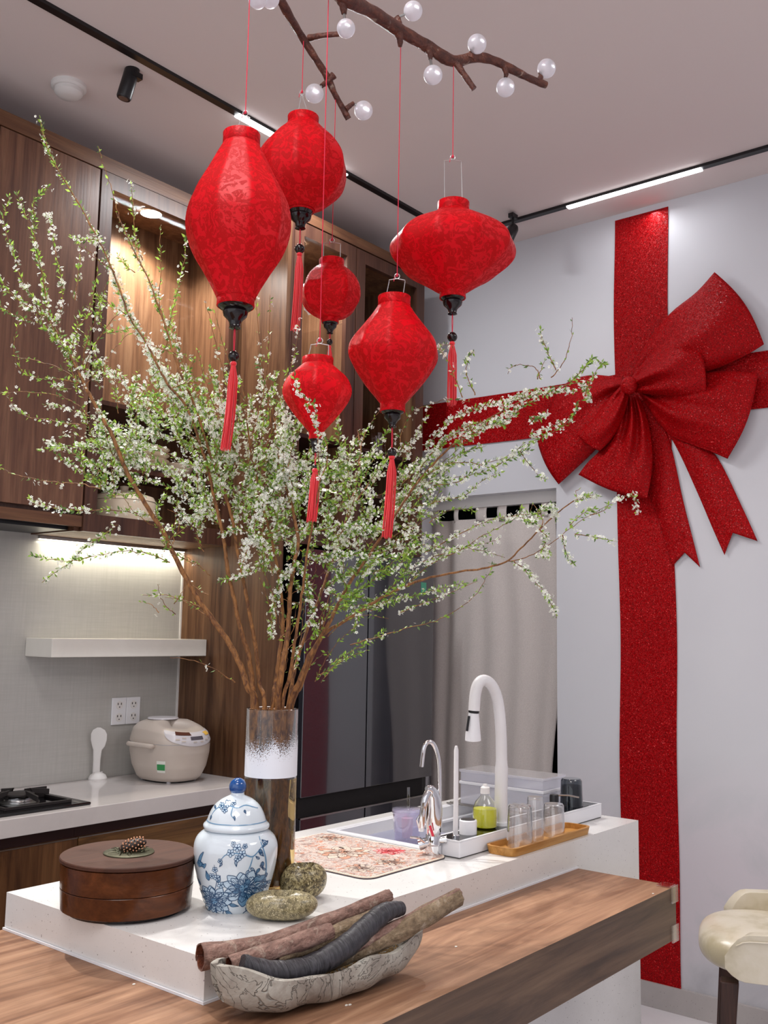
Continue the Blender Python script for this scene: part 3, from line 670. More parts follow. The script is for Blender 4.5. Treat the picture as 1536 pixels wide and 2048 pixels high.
# lid spray
stroke(bw, [(-48, 1628), (-36, 1612), (-14, 1604), (6, 1608), (22, 1604), (44, 1612)], 1.1, J, .0004); stroke(bw, [(-2, 1606), (-4, 1620), (4, 1628)], 1.0, J, .0004)
for x, y, r in ((-26, 1606, 6), (-14, 1602, 7), (-18, 1612, 6), (-2, 1600, 5)): small_flower(bl, bw, bp, J, x, y, r)
for x, y, L, a in ((2, 1622, 9, 1.3), (-46, 1626, 9, 1.9), (20, 1612, 8, 1.0), (-38, 1612, 9, 3.5)): leafy(bl, bw, bp, J, x, y, L, a, dark=True)
bl.build('painted_outline', M['ink'], jb, smooth=False)['kind'] = 'stuff'; bw.build('painted_wash', M['wash'], jb, smooth=False)['kind'] = 'stuff'; bp.build('painted_pale_wash', M['pale'], jb, smooth=False)['kind'] = 'stuff'
b = MB(); zr = zof(1639); b.lathe([(float(np.interp(zr-.001, zl, rl))+.0007, zr-.0008), (float(np.interp(zr+.0006, zl, rl))+.0007, zr+.0006)], 72, (jx, jy), fr=hexf, caps=False); b.build('painted_band', M['wash'], jl)

# ---- glass vase
vd = 1.975; VZ1 = float(atd(540, 1418, vd)[2]); q = atd(540, 1600, vd); VX, VY = q[0], q[1]; VR = 52.0*vd/F_PX
vt = thing('glass_vase', (VX, VY, SZ), 'tall clear glass cylinder vase with a frosted white band holding the branches', 'vase')
b = MB(); z0 = SZ+.0006
b.lathe([(0, z0), (VR-.002, z0), (VR, z0+.002), (VR, VZ1-.001), (VR-.0014, VZ1), (VR-.003, VZ1-.001), (VR-.003, z0+.014), (VR-.006, z0+.012), (0, z0+.012)], 64, (VX, VY), caps=False); b.build('glass_wall', M['glass'], vt)
ZW = float(atd(540, 1551, vd)[2])
b = MB(); b.lathe([(0, z0+.0115), (VR-.0056, z0+.0115), (VR-.0026, z0+.0145), (VR-.0026, ZW-.004), (0, ZW-.004)], 48, (VX, VY), caps=False); b.build('water', M['water'], vt)
def frost():
    m = Mt('sprayed_white_frost', srgb(240, 242, 250), .6); v = m.coord(); sx = m.n('ShaderNodeSeparateXYZ'); m.L.new(v, sx.inputs[0])
    za, zb = ZW-SZ, float(atd(540, 1455, vd)[2])-SZ
    g = m.n('ShaderNodeMapRange'); m.L.new(sx.outputs[2], g.inputs[0]); g.inputs[1].default_value = za+(zb-za)*.22; g.inputs[2].default_value = zb; g.inputs[3].default_value = 1.05; g.inputs[4].default_value = 0.0
    # grain thins out upwards; big soft lobes where the spray reached
    nz = m.noise(v, 620, 1, .5); lob = m.noise(m.coord((14, 14, 1)), 1.6, 2); nn = m.math('ADD', m.math('MULTIPLY', nz, 1.5), m.math('MULTIPLY', lob, .9))
    al = m.math('GREATER_THAN', m.math('ADD', g.outputs[0], m.math('SUBTRACT', nn, 1.2)), .5); m.L.new(m.math('MULTIPLY', al, .96), m.b.inputs['Alpha']); return m.m
M['frost'] = frost()
b = MB(); b.lathe([(VR+.0005, ZW), (VR+.0005, (ZW+VZ1)/2), (VR+.0005, VZ1-.008)], 64, (VX, VY), caps=False); b.build('frosted_band', M['frost'], vt)

# ---- pebble tealight holders
def stone_mat(name, a, c_, d):
    m = Mt(name, rough=.28); v = m.coord(); n1 = m.noise(v, 150, 3, .7); n2 = m.noise(v, 18, 3, .6); n3 = m.noise(v, 520, 1)
    c = m.ramp(n1, [(.36, srgb(*a)), (.5, srgb(*c_)), (.64, srgb(*d))]); c = m.mix(.5, c, m.ramp(n2, [(.35, .6), (.65, 1.)]), 'MULTIPLY')
    c = m.mix(m.math('GREATER_THAN', n3, .66), c, srgb(226, 214, 180)); m.col(c); m.bump(n1, .0008, .5); return m.m
M['stone1'] = stone_mat('speckled_olive_stone', (104, 96, 70), (150, 138, 104), (180, 168, 128)); M['stone2'] = stone_mat('dark_speckled_stone', (58, 50, 32), (124, 110, 74), (190, 176, 130))
def pebble(c, rx, ry, h, rot, mat, label, hole=.02, lump=.05):
    t = thing('stone_candle_holder', (c[0], c[1], SZ), label, 'candle holder'); cr, sr = math.cos(rot), math.sin(rot)
    b = MB(); n, m = 48, 26; vs = []; zc = SZ+h/2
    def sup(u, v):
        a = 2*pi*u; ph = -pi/2+pi*v; cp = math.copysign(abs(math.cos(ph))**.8, math.cos(ph)); sp = math.copysign(abs(math.sin(ph))**.9, math.sin(ph))
        l = 1+lump*math.sin(2*a+1)+lump*.6*math.sin(3*a+ph*1.5); x, y, z = rx*cp*math.cos(a)*l, ry*cp*math.sin(a)*l, h/2*sp
        r = math.hypot(x, y)
        if z > 0 and r < hole*1.25: z = z-(.018 if r < hole else .018*(1-(r-hole)/(hole*.25)))
        z = max(z, -h/2+.002)
        return (c[0]+x*cr-y*sr, c[1]+x*sr+y*cr, zc+z)
    b.grid(sup, n, 40); b.build('stone', mat, t)
    zz = zc+h/2-.016
    b = MB(); b.lathe([(hole*.9, zz-.006), (hole*.9, zz), (hole*.8, zz), (hole*.78, zz-.003), (0, zz-.003)], 24, (c[0], c[1]), caps=False); b.build('tealight_cup', M['thin_smoke'], t)
    return t
rot0 = math.atan2(RGT[1], RGT[0])
q = away(at(562, 1850, 'z', SZ), .036); pebble(q, .0625, .038, .050, rot0, M['stone1'], 'flat olive speckled stone candle holder in front of the vase', .019)
q = away(at(605, 1806, 'z', SZ), .034); pebble(q, .046, .037, .068, rot0+.25, M['stone2'], 'taller dark speckled stone candle holder behind the flat one', .017, .04)

# ---- ceramic boat bowl with bark
A_ = np.array([1.045, 1.158, BZ]); B_ = np.array([1.468, 1.088, BZ]); ax = B_-A_; BL = np.linalg.norm(ax); ax /= BL; sd_ = np.array([-ax[1], ax[0], 0]); mid = (A_+B_)/2+sd_*.012
def boat_mat():
    m = Mt('cracked_grey_clay', rough=.75); v = m.coord(); n1 = m.noise(v, 14, 5, .65, 1.2); n2 = m.noise(v, 60, 4, .6); cr = m.vor(m.coord((1, 1, 2.2)), 26, 'DISTANCE_TO_EDGE')
    wob = m.n('ShaderNodeTexNoise'); wob.inputs['Scale'].default_value = 16
    c = m.ramp(n1, [(.3, srgb(134, 126, 118)), (.5, srgb(166, 160, 150)), (.7, srgb(190, 188, 178))])
    k = m.ramp(m.noise(v, 9, 3, .6, 4.0), [(.485, 1.), (.5, .42), (.515, 1.)]); c = m.mix(.8, c, k, 'MULTIPLY'); m.col(c)
    m.bump(m.math('ADD', m.math('MULTIPLY', n2, .5), k), .004, .9); return m.m
M['clay'] = boat_mat()
t = thing('boat_bowl', tuple(mid), 'long grey clay boat-shaped bowl on the walnut bar', 'bowl')
def boat(u, v, inset=0):
    # u along, v around the section from outer rim (0) under to other rim (1)
    s = (u-.5)*2; wdt = (1-abs(s)**2.6)**.62 if abs(s) < 1 else 0
    W = .060*wdt+.004; H = .057+(.030 if s < 0 else .024)*abs(s)**2.2+.004*math.sin(11*u+1)+.003*math.sin(23*u); bot = .030*abs(s)**3.2
    W -= inset; a = pi*v; y = -math.cos(a)*W*(abs(math.sin(a))**.0); z = H-(H-bot-inset)*math.sin(a)**.75
    y = -math.copysign(abs(math.cos(a))**.75, math.cos(a))*W
    x = (s*BL/2)*(1-.11*math.sin(a)**1.5*abs(s)) * (1-inset/(BL/2)*1.6)
    l = 0 if inset else .0022*math.sin(17*u+5*v)+.0016*math.sin(31*u-9*v)
    p = mid+ax*x+sd_*(y+l)+np.array([0, 0, max(z+l*.5, .0006)]); return tuple(p)
b = MB(); NU, NV = 60, 24
b.grid(lambda u, v: boat(.004+u*.992, v), NU, NV); n0 = len(b.v); b.grid(lambda u, v: boat(.004+u*.992, v, .007), NU, NV)
fs = []
for i in range(NU):
    for j in (0, NV):
        a, c_ = i*(NV+1)+j, (i+1)*(NV+1)+j; fs.append((a, c_, c_+n0, a+n0))
for i in (0, NU):
    for j in range(NV): a, c_ = i*(NV+1)+j, i*(NV+1)+j+1; fs.append((a, c_, c_+n0, a+n0))
b.f += fs; b.mi += [0]*len(fs); b.build('shell', M['clay'], t, angle=70)
M['moss'] = plain('dry_moss', (150, 118, 66), .9)
b = MB()
for k in range(260):
    u = random.uniform(.05, .95); w_ = .034*(1-abs(2*u-1)**2.6)**.6
    p = mid+ax*((u-.5)*BL*.9)+sd_*random.uniform(-w_, w_)+np.array([0, 0, random.uniform(.02, .036)+.012*abs(2*u-1)**2]); d = np.array([random.gauss(0, 1), random.gauss(0, 1), random.gauss(0, .4)])*.008
    b.tube([p-d, p+np.array([0, 0, .003]), p+d], .0008, 4)
b.build('dry_moss', M['moss'], t)['kind'] = 'stuff'
def bark_mat(name, a, c_, d, ring=0):
    m = Mt(name, rough=.75); v = m.coord((26, 60, 60)); n1 = m.noise(v, 1.3, 6, .65, .4); v2 = m.coord(); n2 = m.noise(v2, 34, 4, .6, .8)
    c = m.ramp(n1, [(.3, srgb(*a)), (.5, srgb(*c_)), (.72, srgb(*d))]); c = m.mix(m.ramp(n2, [(.6, 0.), (.68, .5)]), c, srgb(196, 180, 162)); n4 = m.noise(v2, 150, 4, .65); c = m.mix(.6, c, m.ramp(n4, [(.35, .55), (.6, 1.)]), 'MULTIPLY'); m.col(c); m.bump(m.math('ADD', n1, n4), .004, 1); return m.m
M['cin'] = bark_mat('cinnamon_bark', (92, 66, 56), (142, 108, 96), (172, 140, 126)); M['cin2'] = bark_mat('greyish_bark', (92, 74, 54), (138, 116, 90), (170, 150, 122)); M['cin_in'] = bark_mat('cinnamon_inner', (70, 26, 12), (108, 50, 26), (140, 72, 40))
def blackbark():
    m = Mt('black_ringed_horn', rough=.42); v = m.coord((210, 30, 30)); n1 = m.noise(v, 1., 4, .6, 1.); m.col(m.ramp(n1, [(.3, srgb(20, 18, 22)), (.7, srgb(70, 68, 74))])); m.bump(n1, .003, 1); return m.m
M['blackb'] = blackbark()
def roll_bark(pts, rad, label, mat, gap=.5, rot=0.0, name='bark_roll', open_=True):
    P = catmull(pts, 5); m = len(P); n = 22; th = .0022; vs = []; fs = []; N = None; P = [Vector(p) for p in P]
    rr = [float(np.interp(i/(m-1), np.linspace(0, 1, len(rad)), rad)) for i in range(m)]
    for i in range(m):
        T = (P[min(i+1, m-1)]-P[max(i-1, 0)]).normalized()
        if N is None: N = T.cross(Vector((0, 0, 1))).normalized()
        N = (N-T*N.dot(T)).normalized(); B = T.cross(N)
        g = gap*(1+.25*math.sin(i*.9)); r = rr[i]*(1+.03*math.sin(i*1.3))
        for side in (0, 1):
            for k in range(n+1):
                u = k/n; a = rot+g/2+(2*pi+1.2-g)*u; q_ = r*(1-.34*max(0, (u-.78)/.22)) - (th if side else 0)+.0009*math.sin(7*a+i*.7)
                vs.append(P[i]+(N*math.cos(a)+B*math.sin(a))*q_)
    w_ = 2*(n+1)
    for i in range(m-1):
        for k in range(n):
            a = i*w_+k; fs.append((a, a+1, a+1+w_, a+w_)); c_ = a+n+1; fs.append((c_, c_+w_, c_+1+w_, c_+1))
        for k in (0, n): a = i*w_+k; c_ = a+n+1; fs.append((a, c_, c_+w_, a+w_))
    for i in (0, m-1):
        for k in range(n): a = i*w_+k; c_ = a+n+1; fs.append((a, a+1, c_+1, c_))
    b = MB(); b.add(vs, fs); o = b.build(name, [mat, M['cin_in']], org=tuple(P[0]), angle=60)
    for p in o.data.polygons:
        if min(p.vertices) % w_ > n-1 and all((v % w_) > n for v in p.vertices): p.material_index = 1
    return tag(o, label, 'bark')
def px(*L): return [atd(*p) for p in L]
roll_bark(px((400, 1914, 1.55), (470, 1903, 1.58), (560, 1881, 1.62), (640, 1850, 1.67), (720, 1817, 1.73), (778, 1791, 1.78)), [.0205, .0175, .0155, .0145, .0125, .011], 'long pinkish bark roll at the back, its wide hollow end sticking out left', M['cin'], .7, 2.2)
roll_bark(px((458, 1930, 1.515), (520, 1911, 1.545), (600, 1884, 1.58), (660, 1862, 1.62)), [.013, .0145, .015, .013], 'short bark roll with a small round hole lying in front of the long one', M['cin'], .2, 1.2)
roll_bark(px((552, 1916, 1.555), (610, 1894, 1.59), (680, 1862, 1.635), (750, 1830, 1.69)), [.0115, .0125, .013, .010], 'bark roll tucked behind the black stick, dark opening at its end', M['cin2'], .5, 2.0)
roll_bark(px((640, 1932, 1.59), (720, 1900, 1.63), (790, 1866, 1.67), (850, 1831, 1.715), (915, 1794, 1.77)), [.0125, .0145, .017, .019, .0155], 'thick split grey-brown bark roll at the right with a ragged end', M['cin2'], 1.1, 4.4)
roll_bark(px((690, 1905, 1.60), (760, 1868, 1.65), (830, 1834, 1.70), (918, 1786, 1.77)), [.008, .010, .010, .009], 'thin bark strip lying along the thick right-hand roll', M['cin'], 1.6, 1.6)
b = MB(); Pk = catmull(px((482, 1928, 1.505), (545, 1946, 1.525), (620, 1934, 1.56), (690, 1894, 1.60), (735, 1853, 1.64), (770, 1825, 1.67), (802, 1817, 1.70)), 6)
rk = [float(np.interp(i/(len(Pk)-1), [0, .15, .5, .8, .93, 1], [.0145, .0185, .0185, .017, .0135, .012]))*(1+.04*math.sin(i*2.1)) for i in range(len(Pk))]
b.tube(Pk, rk, 18); tag(b.build('black_stick', M['blackb'], org=tuple(Pk[0])), 'curved black ringed stick lying on the bark in the bowl', 'stick')

# ---- dish mat
def mat_mat():
    m = Mt('printed_floral_mat', rough=.5); v = m.coord(); n1 = m.noise(v, 16, 4, .6, 2.6); n2 = m.noise(v, 26, 4, .6, 3.0); n3 = m.noise(v, 9, 2, .5, .6)
    c = m.ramp(n1, [(.30, srgb(84, 74, 78)), (.38, srgb(190, 172, 162)), (.47, srgb(208, 194, 184)), (.495, srgb(104, 88, 88)), (.51, srgb(204, 188, 178)), (.58, srgb(176, 152, 142)), (.66, srgb(120, 104, 100))])
    c = m.mix(m.ramp(n2, [(.56, 0.), (.60, .75)]), c, srgb(184, 104, 62)); c = m.mix(m.ramp(n2, [(.36, .8), (.40, 0.)]), c, srgb(150, 116, 110)); m.col(c); return m.m
M['matp'] = mat_mat(); M['mat_edge'] = plain('cream_mat_binding', (232, 214, 196), .6); M['mat_rub'] = plain('dark_mat_backing', (50, 40, 52), .8)
c4 = [at(588, 1706, 'z', .904), at(655, 1664, 'z', .904), at(872, 1722, 'z', .904), at(716, 1750, 'z', .904)]
MX0, MX1, MY0, MY1 = 1.655, 1.955, 1.372, 1.765
def rrect(x0, x1, y0, y1, r, n=6):
    out = []
    for cx, cy, a0 in ((x1-r, y1-r, 0), (x0+r, y1-r, pi/2), (x0+r, y0+r, pi), (x1-r, y0+r, 1.5*pi)):
        out += [(cx+r*math.cos(a0+pi/2*k/n), cy+r*math.sin(a0+pi/2*k/n)) for k in range(n+1)]
    return out
XYZ = lambda x, y, z: (x, y, z)
t = thing('dish_mat', ((MX0+MX1)/2, (MY0+MY1)/2, SZ), 'floral printed dish drying mat with cream edge on the island', 'mat')
b = MB(); b.prism(rrect(MX0, MX1, MY0, MY1, .03), XYZ, SZ+.0002, SZ+.002); b.build('backing', M['mat_rub'], t, smooth=False)
b = MB(); b.prism(rrect(MX0+.001, MX1-.001, MY0+.001, MY1-.001, .03), XYZ, SZ+.002, SZ+.0045); b.build('binding', M['mat_edge'], t, smooth=False)
b = MB(); b.prism(rrect(MX0+.006, MX1-.006, MY0+.006, MY1-.006, .026), XYZ, SZ+.0045, SZ+.0052); pm = b.build('printed_face', M['matp'], t, smooth=False)
bl, bw, bp = MB(), MB(), MB(); fm = lambda x, y, o: (MX0+x/1000, MY0+y/1000, SZ+.0052+o)
random.seed(5); peony(bl, bw, bp, fm, 150, 200, 62, 4, .0002); 
for x, y in ((60, 70), (250, 330), (60, 330), (150, 60)): peony(bl, bw, bp, fm, x, y, 34, 2, .0002)
bl.build('printed_line', plain('brown_print', (112, 88, 80), .6), pm, smooth=False)['kind'] = 'stuff'; bw.build('printed_tint', plain('peach_print', (190, 138, 112), .6), pm, smooth=False)['kind'] = 'stuff'; bp.build('printed_ground', plain('ivory_print', (206, 188, 172), .6), pm, smooth=False)['kind'] = 'stuff'
bl, bw, bp = MB(), MB(), MB(); peony(bl, bw, bp, fm, 235, 130, 36, 3, .0003)
for o in (bl, bw, bp): pass
bl.build('printed_red_line', plain('crimson_print', (170, 34, 44), .6), pm, smooth=False)['kind'] = 'stuff'; bw.build('printed_red_tint', plain('red_print', (206, 62, 66), .6), pm, smooth=False)['kind'] = 'stuff'; bp.build('printed_pink', plain('pink_print', (226, 150, 146), .6), pm, smooth=False)['kind'] = 'stuff'

# ---- sink
M['sinkblue'] = plain('grey_blue_composite', (150, 152, 172), .3)
t = thing('sink', ((KX0+KX1)/2, (KY0+KY1)/2, .68), 'stepped white and grey workstation sink set in the island', 'sink')
b = MB(); z0 = .70
b.box(KX0+.002, KX1-.002, KY0+.002, KY1-.002, z0, z0+.006)
b.box(KX0+.002, KX0+.008, KY0+.002, KY1-.002, z0+.006, SZ+.004); b.box(KX1-.008, KX1-.002, KY0+.002, KY1-.002, z0+.006, SZ+.004)
b.box(KX0+.008, KX1-.008, KY0+.002, KY0+.008, z0+.006, SZ+.004); b.box(KX0+.008, KX1-.008, KY1-.008, KY1-.002, z0+.006, SZ+.004); b.build('basin', M['white_gloss'], t, smooth=False)
b = MB()
for zz, w_ in ((.872, .022), (.835, .034)):
    b.box(KX0+.008, KX1-.008, KY1-.008-w_, KY1-.008, zz-.006, zz); b.box(KX1-.008-w_, KX1-.008, KY0+.008, KY1-.008-w_, zz-.006, zz)
b.build('ledge', M['white_gloss'], t, smooth=False)
b = MB(); b.box(KX0-.014, KX1+.012, KY1-.002, KY1+.016, SZ+.0003, SZ+.006); b.box(KX0-.016, KX0+.002, KY0, KY1-.002, SZ+.0003, SZ+.006); b.box(KX1-.002, KX1+.014, KY0, KY1-.002, SZ+.0003, SZ+.006); b.build('rim', M['white_gloss'], t, smooth=False, bevel=.0015)
b = MB(); b.box(KX0+.01, KX0+.25, KY0+.012, KY1-.044, SZ-.022, SZ-.014); b.build('drainer_board', M['sinkblue'], t, smooth=False)
# raised faucet deck
DX0, DX1, DY0, DY1, DZ = 1.955, 2.675, 1.345, 1.424, .94
d = thing('faucet_deck', ((DX0+DX1)/2, (DY0+DY1)/2, SZ), 'white raised deck with a black top along the front of the sink', 'sink deck')
boxobj('white_frame', M['white_gloss'], (DX0, DX1, DY0, DY1, SZ+.002, DZ-.003), d, bevel=.002)
boxobj('black_gasket', M['black'], (DX0+.002, DX1-.002, DY0+.002, DY1-.002, SZ+.0003, SZ+.0019), d)
b = MB(); 
for e in ((DX0, DX1, DY0, DY0+.006), (DX0, DX1, DY1-.006, DY1), (DX0, DX0+.006, DY0+.006, DY1-.006), (DX1-.006, DX1, DY0+.006, DY1-.006)): b.box(*e, DZ-.003, DZ)
b.build('raised_edge', M['white_gloss'], d, smooth=False); boxobj('black_top', M['black_gloss'], (DX0+.006, DX1-.006, DY0+.006, DY1-.006, DZ-.003, DZ-.001), d)
dz = DZ-.001
def P3(x, y, Y): return at(x, y, 'y', Y)
# white gooseneck faucet
M['marbled'] = quartz('white_marbled_enamel', (232, 230, 232), False, .3)
fb = P3(1003, 1640, 1.385); t = thing('kitchen_faucet', (fb[0], 1.385, dz), 'tall white marbled gooseneck faucet with pull-down spray head', 'faucet')
fd = float((fb-CC) @ CM[2])
pts = [np.array([fb[0], 1.385, dz+.002])]+[atd(*p) for p in ((1002, 1600, fd), (1003, 1520, fd), (1001, 1450, fd), (995, 1400, fd), (984, 1372, fd-.01), (970, 1361, fd-.02), (958, 1366, fd-.03), (951, 1386, fd-.035), (948, 1421, fd-.04))]
b = MB(); b.tube(catmull(pts, 5), [.0165]*10+[.0145]*36, 18); b.build('gooseneck', M['marbled'], t)
b = MB(); e = atd(948, 1421, fd-.04); e2 = atd(947.5, 1425, fd-.04); b.tube([e, e2], .0135, 18); b.build('joint_ring', M['black'], t)
b = MB(); b.tube([e2, atd(947, 1445, fd-.04), atd(946, 1468, fd-.04), atd(946, 1480, fd-.04)], [.013, .0155, .0195, .0205], 20); b.build('spray_head', M['white_gloss'], t)
b = MB(); b.tube([atd(938, 1432, fd-.05), atd(935.5, 1450, fd-.055), atd(934, 1462, fd-.055)], .003, 8); b.build('spray_button', M['black'], t)
b = MB(); b.tube([(fb[0], 1.385, dz), (fb[0], 1.385, dz+.008)], .022, 24); b.build('base_ring', M['white_gloss'], t)
# white slim post
pb = P3(911, 1670, 1.385); pdp = float((pb-CC) @ CM[2])
t = thing('soap_spout', (pb[0], 1.385, dz), 'slim straight white post between the chrome tap and the knob', 'spout')
b = MB(); b.tube([np.array([pb[0], 1.385, dz]), atd(912, 1600, pdp), atd(912.5, 1500, pdp), atd(912.5, 1492, pdp)], [.0062, .006, .0055, .003], 14); b.build('post', M['marbled'], t)
b = MB(); b.lathe([(.010, dz), (.010, dz+.004), (.007, dz+.006)], 20, (pb[0], 1.385)); b.build('collar', M['chrome'], t)
# control knob
kb = P3(936, 1665, 1.385); t = thing('control_knob', (kb[0], 1.385, dz), 'short white cylindrical knob with a dark top on the black deck', 'knob')
b = MB(); b.lathe([(.0215, dz), (.0215, dz+.031), (.0195, dz+.0335)], 36, (kb[0], 1.385)); b.build('drum', M['white_gloss'], t)
b = MB(); b.lathe([(.0185, dz+.0334), (.0175, dz+.0345), (0, dz+.0345)], 32, (kb[0], 1.385), caps=False); b.build('cap', M['black_gloss'], t)
# chrome filter tap
q = at(866, 1716, 'z', SZ); cx, cy = away(q, .02)[:2]; cd = float((np.array([cx, cy, SZ])-CC) @ CM[2])
t = thing('filter_tap', (cx, cy, SZ), 'small chrome mixer tap with a high thin swan neck in front of the sink', 'faucet')
b = MB(); b.lathe([(.020, SZ), (.020, SZ+.026), (.0185, SZ+.028), (.0185, SZ+.046), (.017, SZ+.05)], 28, (cx, cy)); b.build('base', M['chrome'], t)
b = MB(); b.tube(catmull([np.array([cx, cy, SZ+.048]), atd(868, 1650, cd), atd(869, 1610, cd), atd(864, 1582, cd-.005), atd(853, 1577, cd-.015)], 5), [.0165, .0165, .017, .018, .0185, .019, .019, .019, .019, .0185, .018, .017, .016, .015, .014, .012, .011, .010, .009, .008, .006], 18); b.build('body', M['chrome'], t)
b = MB(); b.tube(catmull([atd(857, 1584, cd-.012), atd(850, 1600, cd-.018), atd(845, 1630, cd-.022), atd(843, 1655, cd-.022)], 4), [.009]*6+[.0075]*7, 14); b.build('spout', M['chrome'], t)
b = MB(); b.tube([atd(843, 1650, cd-.022), atd(842.5, 1662, cd-.022)], .0065, 14); b.build('nozzle', M['white_gloss'], t)
b = MB(); b.tube(catmull([atd(879, 1640, cd), atd(879, 1570, cd), atd(877, 1520, cd), atd(868, 1490, cd), atd(857, 1484, cd-.005), atd(848, 1496, cd-.01), atd(843, 1533, cd-.01)], 6), .0052, 12); b.build('swan_neck', M['chrome'], t)
b = MB(); b.tube([atd(866, 1682, cd), atd(880, 1680, cd), atd(893, 1679, cd)], [.008, .008, .0095], 14); b.tube([atd(866, 1684, cd), atd(851, 1686, cd), atd(838, 1690, cd)], [.0095, .012, .0135], 16); b.tube([atd(850, 1684, cd-.01), atd(838, 1676, cd-.012), atd(820, 1674, cd-.012)], [.004, .003, .0028], 10); b.tube([atd(838, 1656, cd-.01), atd(834, 1640, cd-.01), atd(838, 1631, cd-.01), atd(843, 1640, cd-.01)], .0022, 8)
b.build('side_valve', M['chrome'], t)
b = MB(); b.tube([atd(860, 1652, cd-.03), atd(866, 1672, cd-.03)], .003, 8); b.build('red_tag', plain('red_tag', (214, 40, 70), .4), t)
# tumbler with straw, standing in the sink on the drainer board
q = at(814, 1692, 'z', SZ-.014); tx, ty = 2.105, 1.475; q = at(814, 1684, 'z', SZ-.013); tx, ty = q[0]+.0, q[1]+.0; z0 = SZ-.0135
t = thing('tumbler', (tx, ty, z0), 'lilac clear plastic tumbler with lid and straw standing in the sink', 'tumbler')
zl0 = float(at(812, 1622, 'y', ty)[2]); kk = float((np.array([tx, ty, z0])-CC) @ CM[2])/F_PX
b = MB(); b.lathe([(0, z0), (26*kk, z0), (29.5*kk, zl0), (28.2*kk, zl0), (24.8*kk, z0+.004), (0, z0+.004)], 32, (tx, ty), caps=False); b.build('cup', M['thin_lilac'], t)
b = MB(); b.lathe([(30.5*kk, zl0-.006), (31.5*kk, zl0), (30.5*kk, zl0+.006), (22*kk, zl0+.009), (0, zl0+.009)], 32, (tx, ty), caps=False); b.build('lid', M['thin_lilac'], t)
b = MB(); b.tube([(tx, ty, z0+.006), (tx+.004, ty, zl0+.01), (tx+.006, ty+.002, zl0+.058)], .0035, 10); b.build('straw', M['thin_clear'], t)
b = MB(); b.lathe([(10*kk, z0+.012), (12*kk, zl0-.018)], 20, (tx, ty)); b.build('pink_insert', plain('pink_film', (214, 176, 186), .5), t)
# soap bottle on the deck
q = P3(962, 1645, 1.40); bx, by = q[0]+.012, 1.396; kk = float((np.array([bx, by, dz])-CC) @ CM[2])/F_PX
zq = lambda y: float(at(964, y, 'y', by)[2])
t = thing('dish_soap_bottle', (bx, by, dz), 'clear bottle half full of yellow-green washing liquid with white cap', 'bottle')
z1 = dz; H_ = zq(1596)
pf = [(21*kk, z1), (24.5*kk, z1+.004), (25*kk, zq(1630)), (24*kk, zq(1618)), (19*kk, zq(1604)), (9*kk, zq(1592)), (8.5*kk, zq(1587))]
b = MB(); b.lathe([(0, z1)]+pf, 32, (bx, by), caps=False); b.build('bottle', M['thin_clear'], t)
M['soap'] = Mt('yellow_green_soap', srgb(206, 206, 24), .15).m
b = MB(); b.lathe([(20*kk, z1+.001), (23.4*kk, z1+.004), (23.8*kk, zq(1618)), (0, zq(1618))], 32, (bx, by), caps=False); b.build('liquid', M['soap'], t)
b = MB(); b.lathe([(9.5*kk, zq(1588)), (9.2*kk, zq(1576)), (5*kk, zq(1573)), (4*kk, zq(1569)), (0, zq(1569))], 24, (bx, by), caps=False); b.build('cap', M['white_matt'], t)
# wooden tray with three upturned glasses
c0 = at(966, 1694, 'z', SZ); c1 = at(1040, 1716, 'z', SZ); c2 = at(1154, 1667, 'z', SZ)
TX0, TX1, TY0, TY1 = 2.05, 2.445, 1.256, 1.342
M['bamboo'] = wood('bamboo_tray', (150, 98, 42), (186, 132, 66), (208, 158, 92), 'x', .4)
t = thing('wooden_tray', ((TX0+TX1)/2, (TY0+TY1)/2, SZ), 'oblong golden wooden tray holding upturned glasses', 'tray')
b = MB(); o_ = rrect(TX0, TX1, TY0, TY1, .022); i_ = rrect(TX0+.007, TX1-.007, TY0+.007, TY1-.007, .016); n = len(o_)
s_ = lambda P, k: [(TX0+(TX1-TX0)/2+(x-(TX0+TX1)/2)*k, (TY0+TY1)/2+(y-(TY0+TY1)/2)*k) for x, y in P]
lo = rrect(TX0+.004, TX1-.004, TY0+.004, TY1-.004, .02)
vs = [(x, y, SZ+.0005) for x, y in lo]+[(x, y, SZ+.020) for x, y in o_]+[(x, y, SZ+.020) for x, y in i_]+[(x, y, SZ+.007) for x, y in i_]
fs = [tuple(range(n-1, -1, -1)), tuple(range(3*n, 4*n))]+[(j*n+k, j*n+(k+1) % n, (j+1)*n+(k+1) % n, (j+1)*n+k) for j in range(3) for k in range(n)]
b.add(vs, fs); b.build('tray_body', M['bamboo'], t, angle=50)
M['tumbler_glass'] = thin_glass('clear_tumbler_glass', (.97, .97, .97, 1), 2.4, .06, (.9, .9, .92, 1))
def upturned(x, y, rb, rt, h, label, wob=0):
    b = MB(); z = SZ+.0075; 
    b.lathe([(rb, z), (rb-.0005, z+.002), (rt, z+h-.004), (rt*.9, z+h), (0, z+h), (0, z+h-.006), (rt*.86, z+h-.007), (rt-.002, z+h-.011), (rb-.003, z+.002), (rb-.0022, z)], 40, (x, y), caps=False, fr=(lambda a, u: 1+wob*math.sin(6*a+u*30)*math.sin(u*19)) if wob else None)
    return tag(b.build('tumbler_glass', M['tumbler_glass'], org=(x, y, z), angle=50), label, 'glass')
g1 = at(1027, 1684, 'z', SZ+.008); g2 = at(1064, 1668, 'z', SZ+.008); g3 = at(1098, 1664, 'z', SZ+.008)
upturned(2.147, 1.299, .0335, .029, .098, 'hammered clear glass upside down at the near end of the wooden tray', .05)
upturned(2.236, 1.308, .0225, .020, .106, 'tallest slim clear glass upside down in the middle of the tray')
upturned(2.318, 1.301, .029, .026, .080, 'short wide clear glass upside down at the far end of the tray')
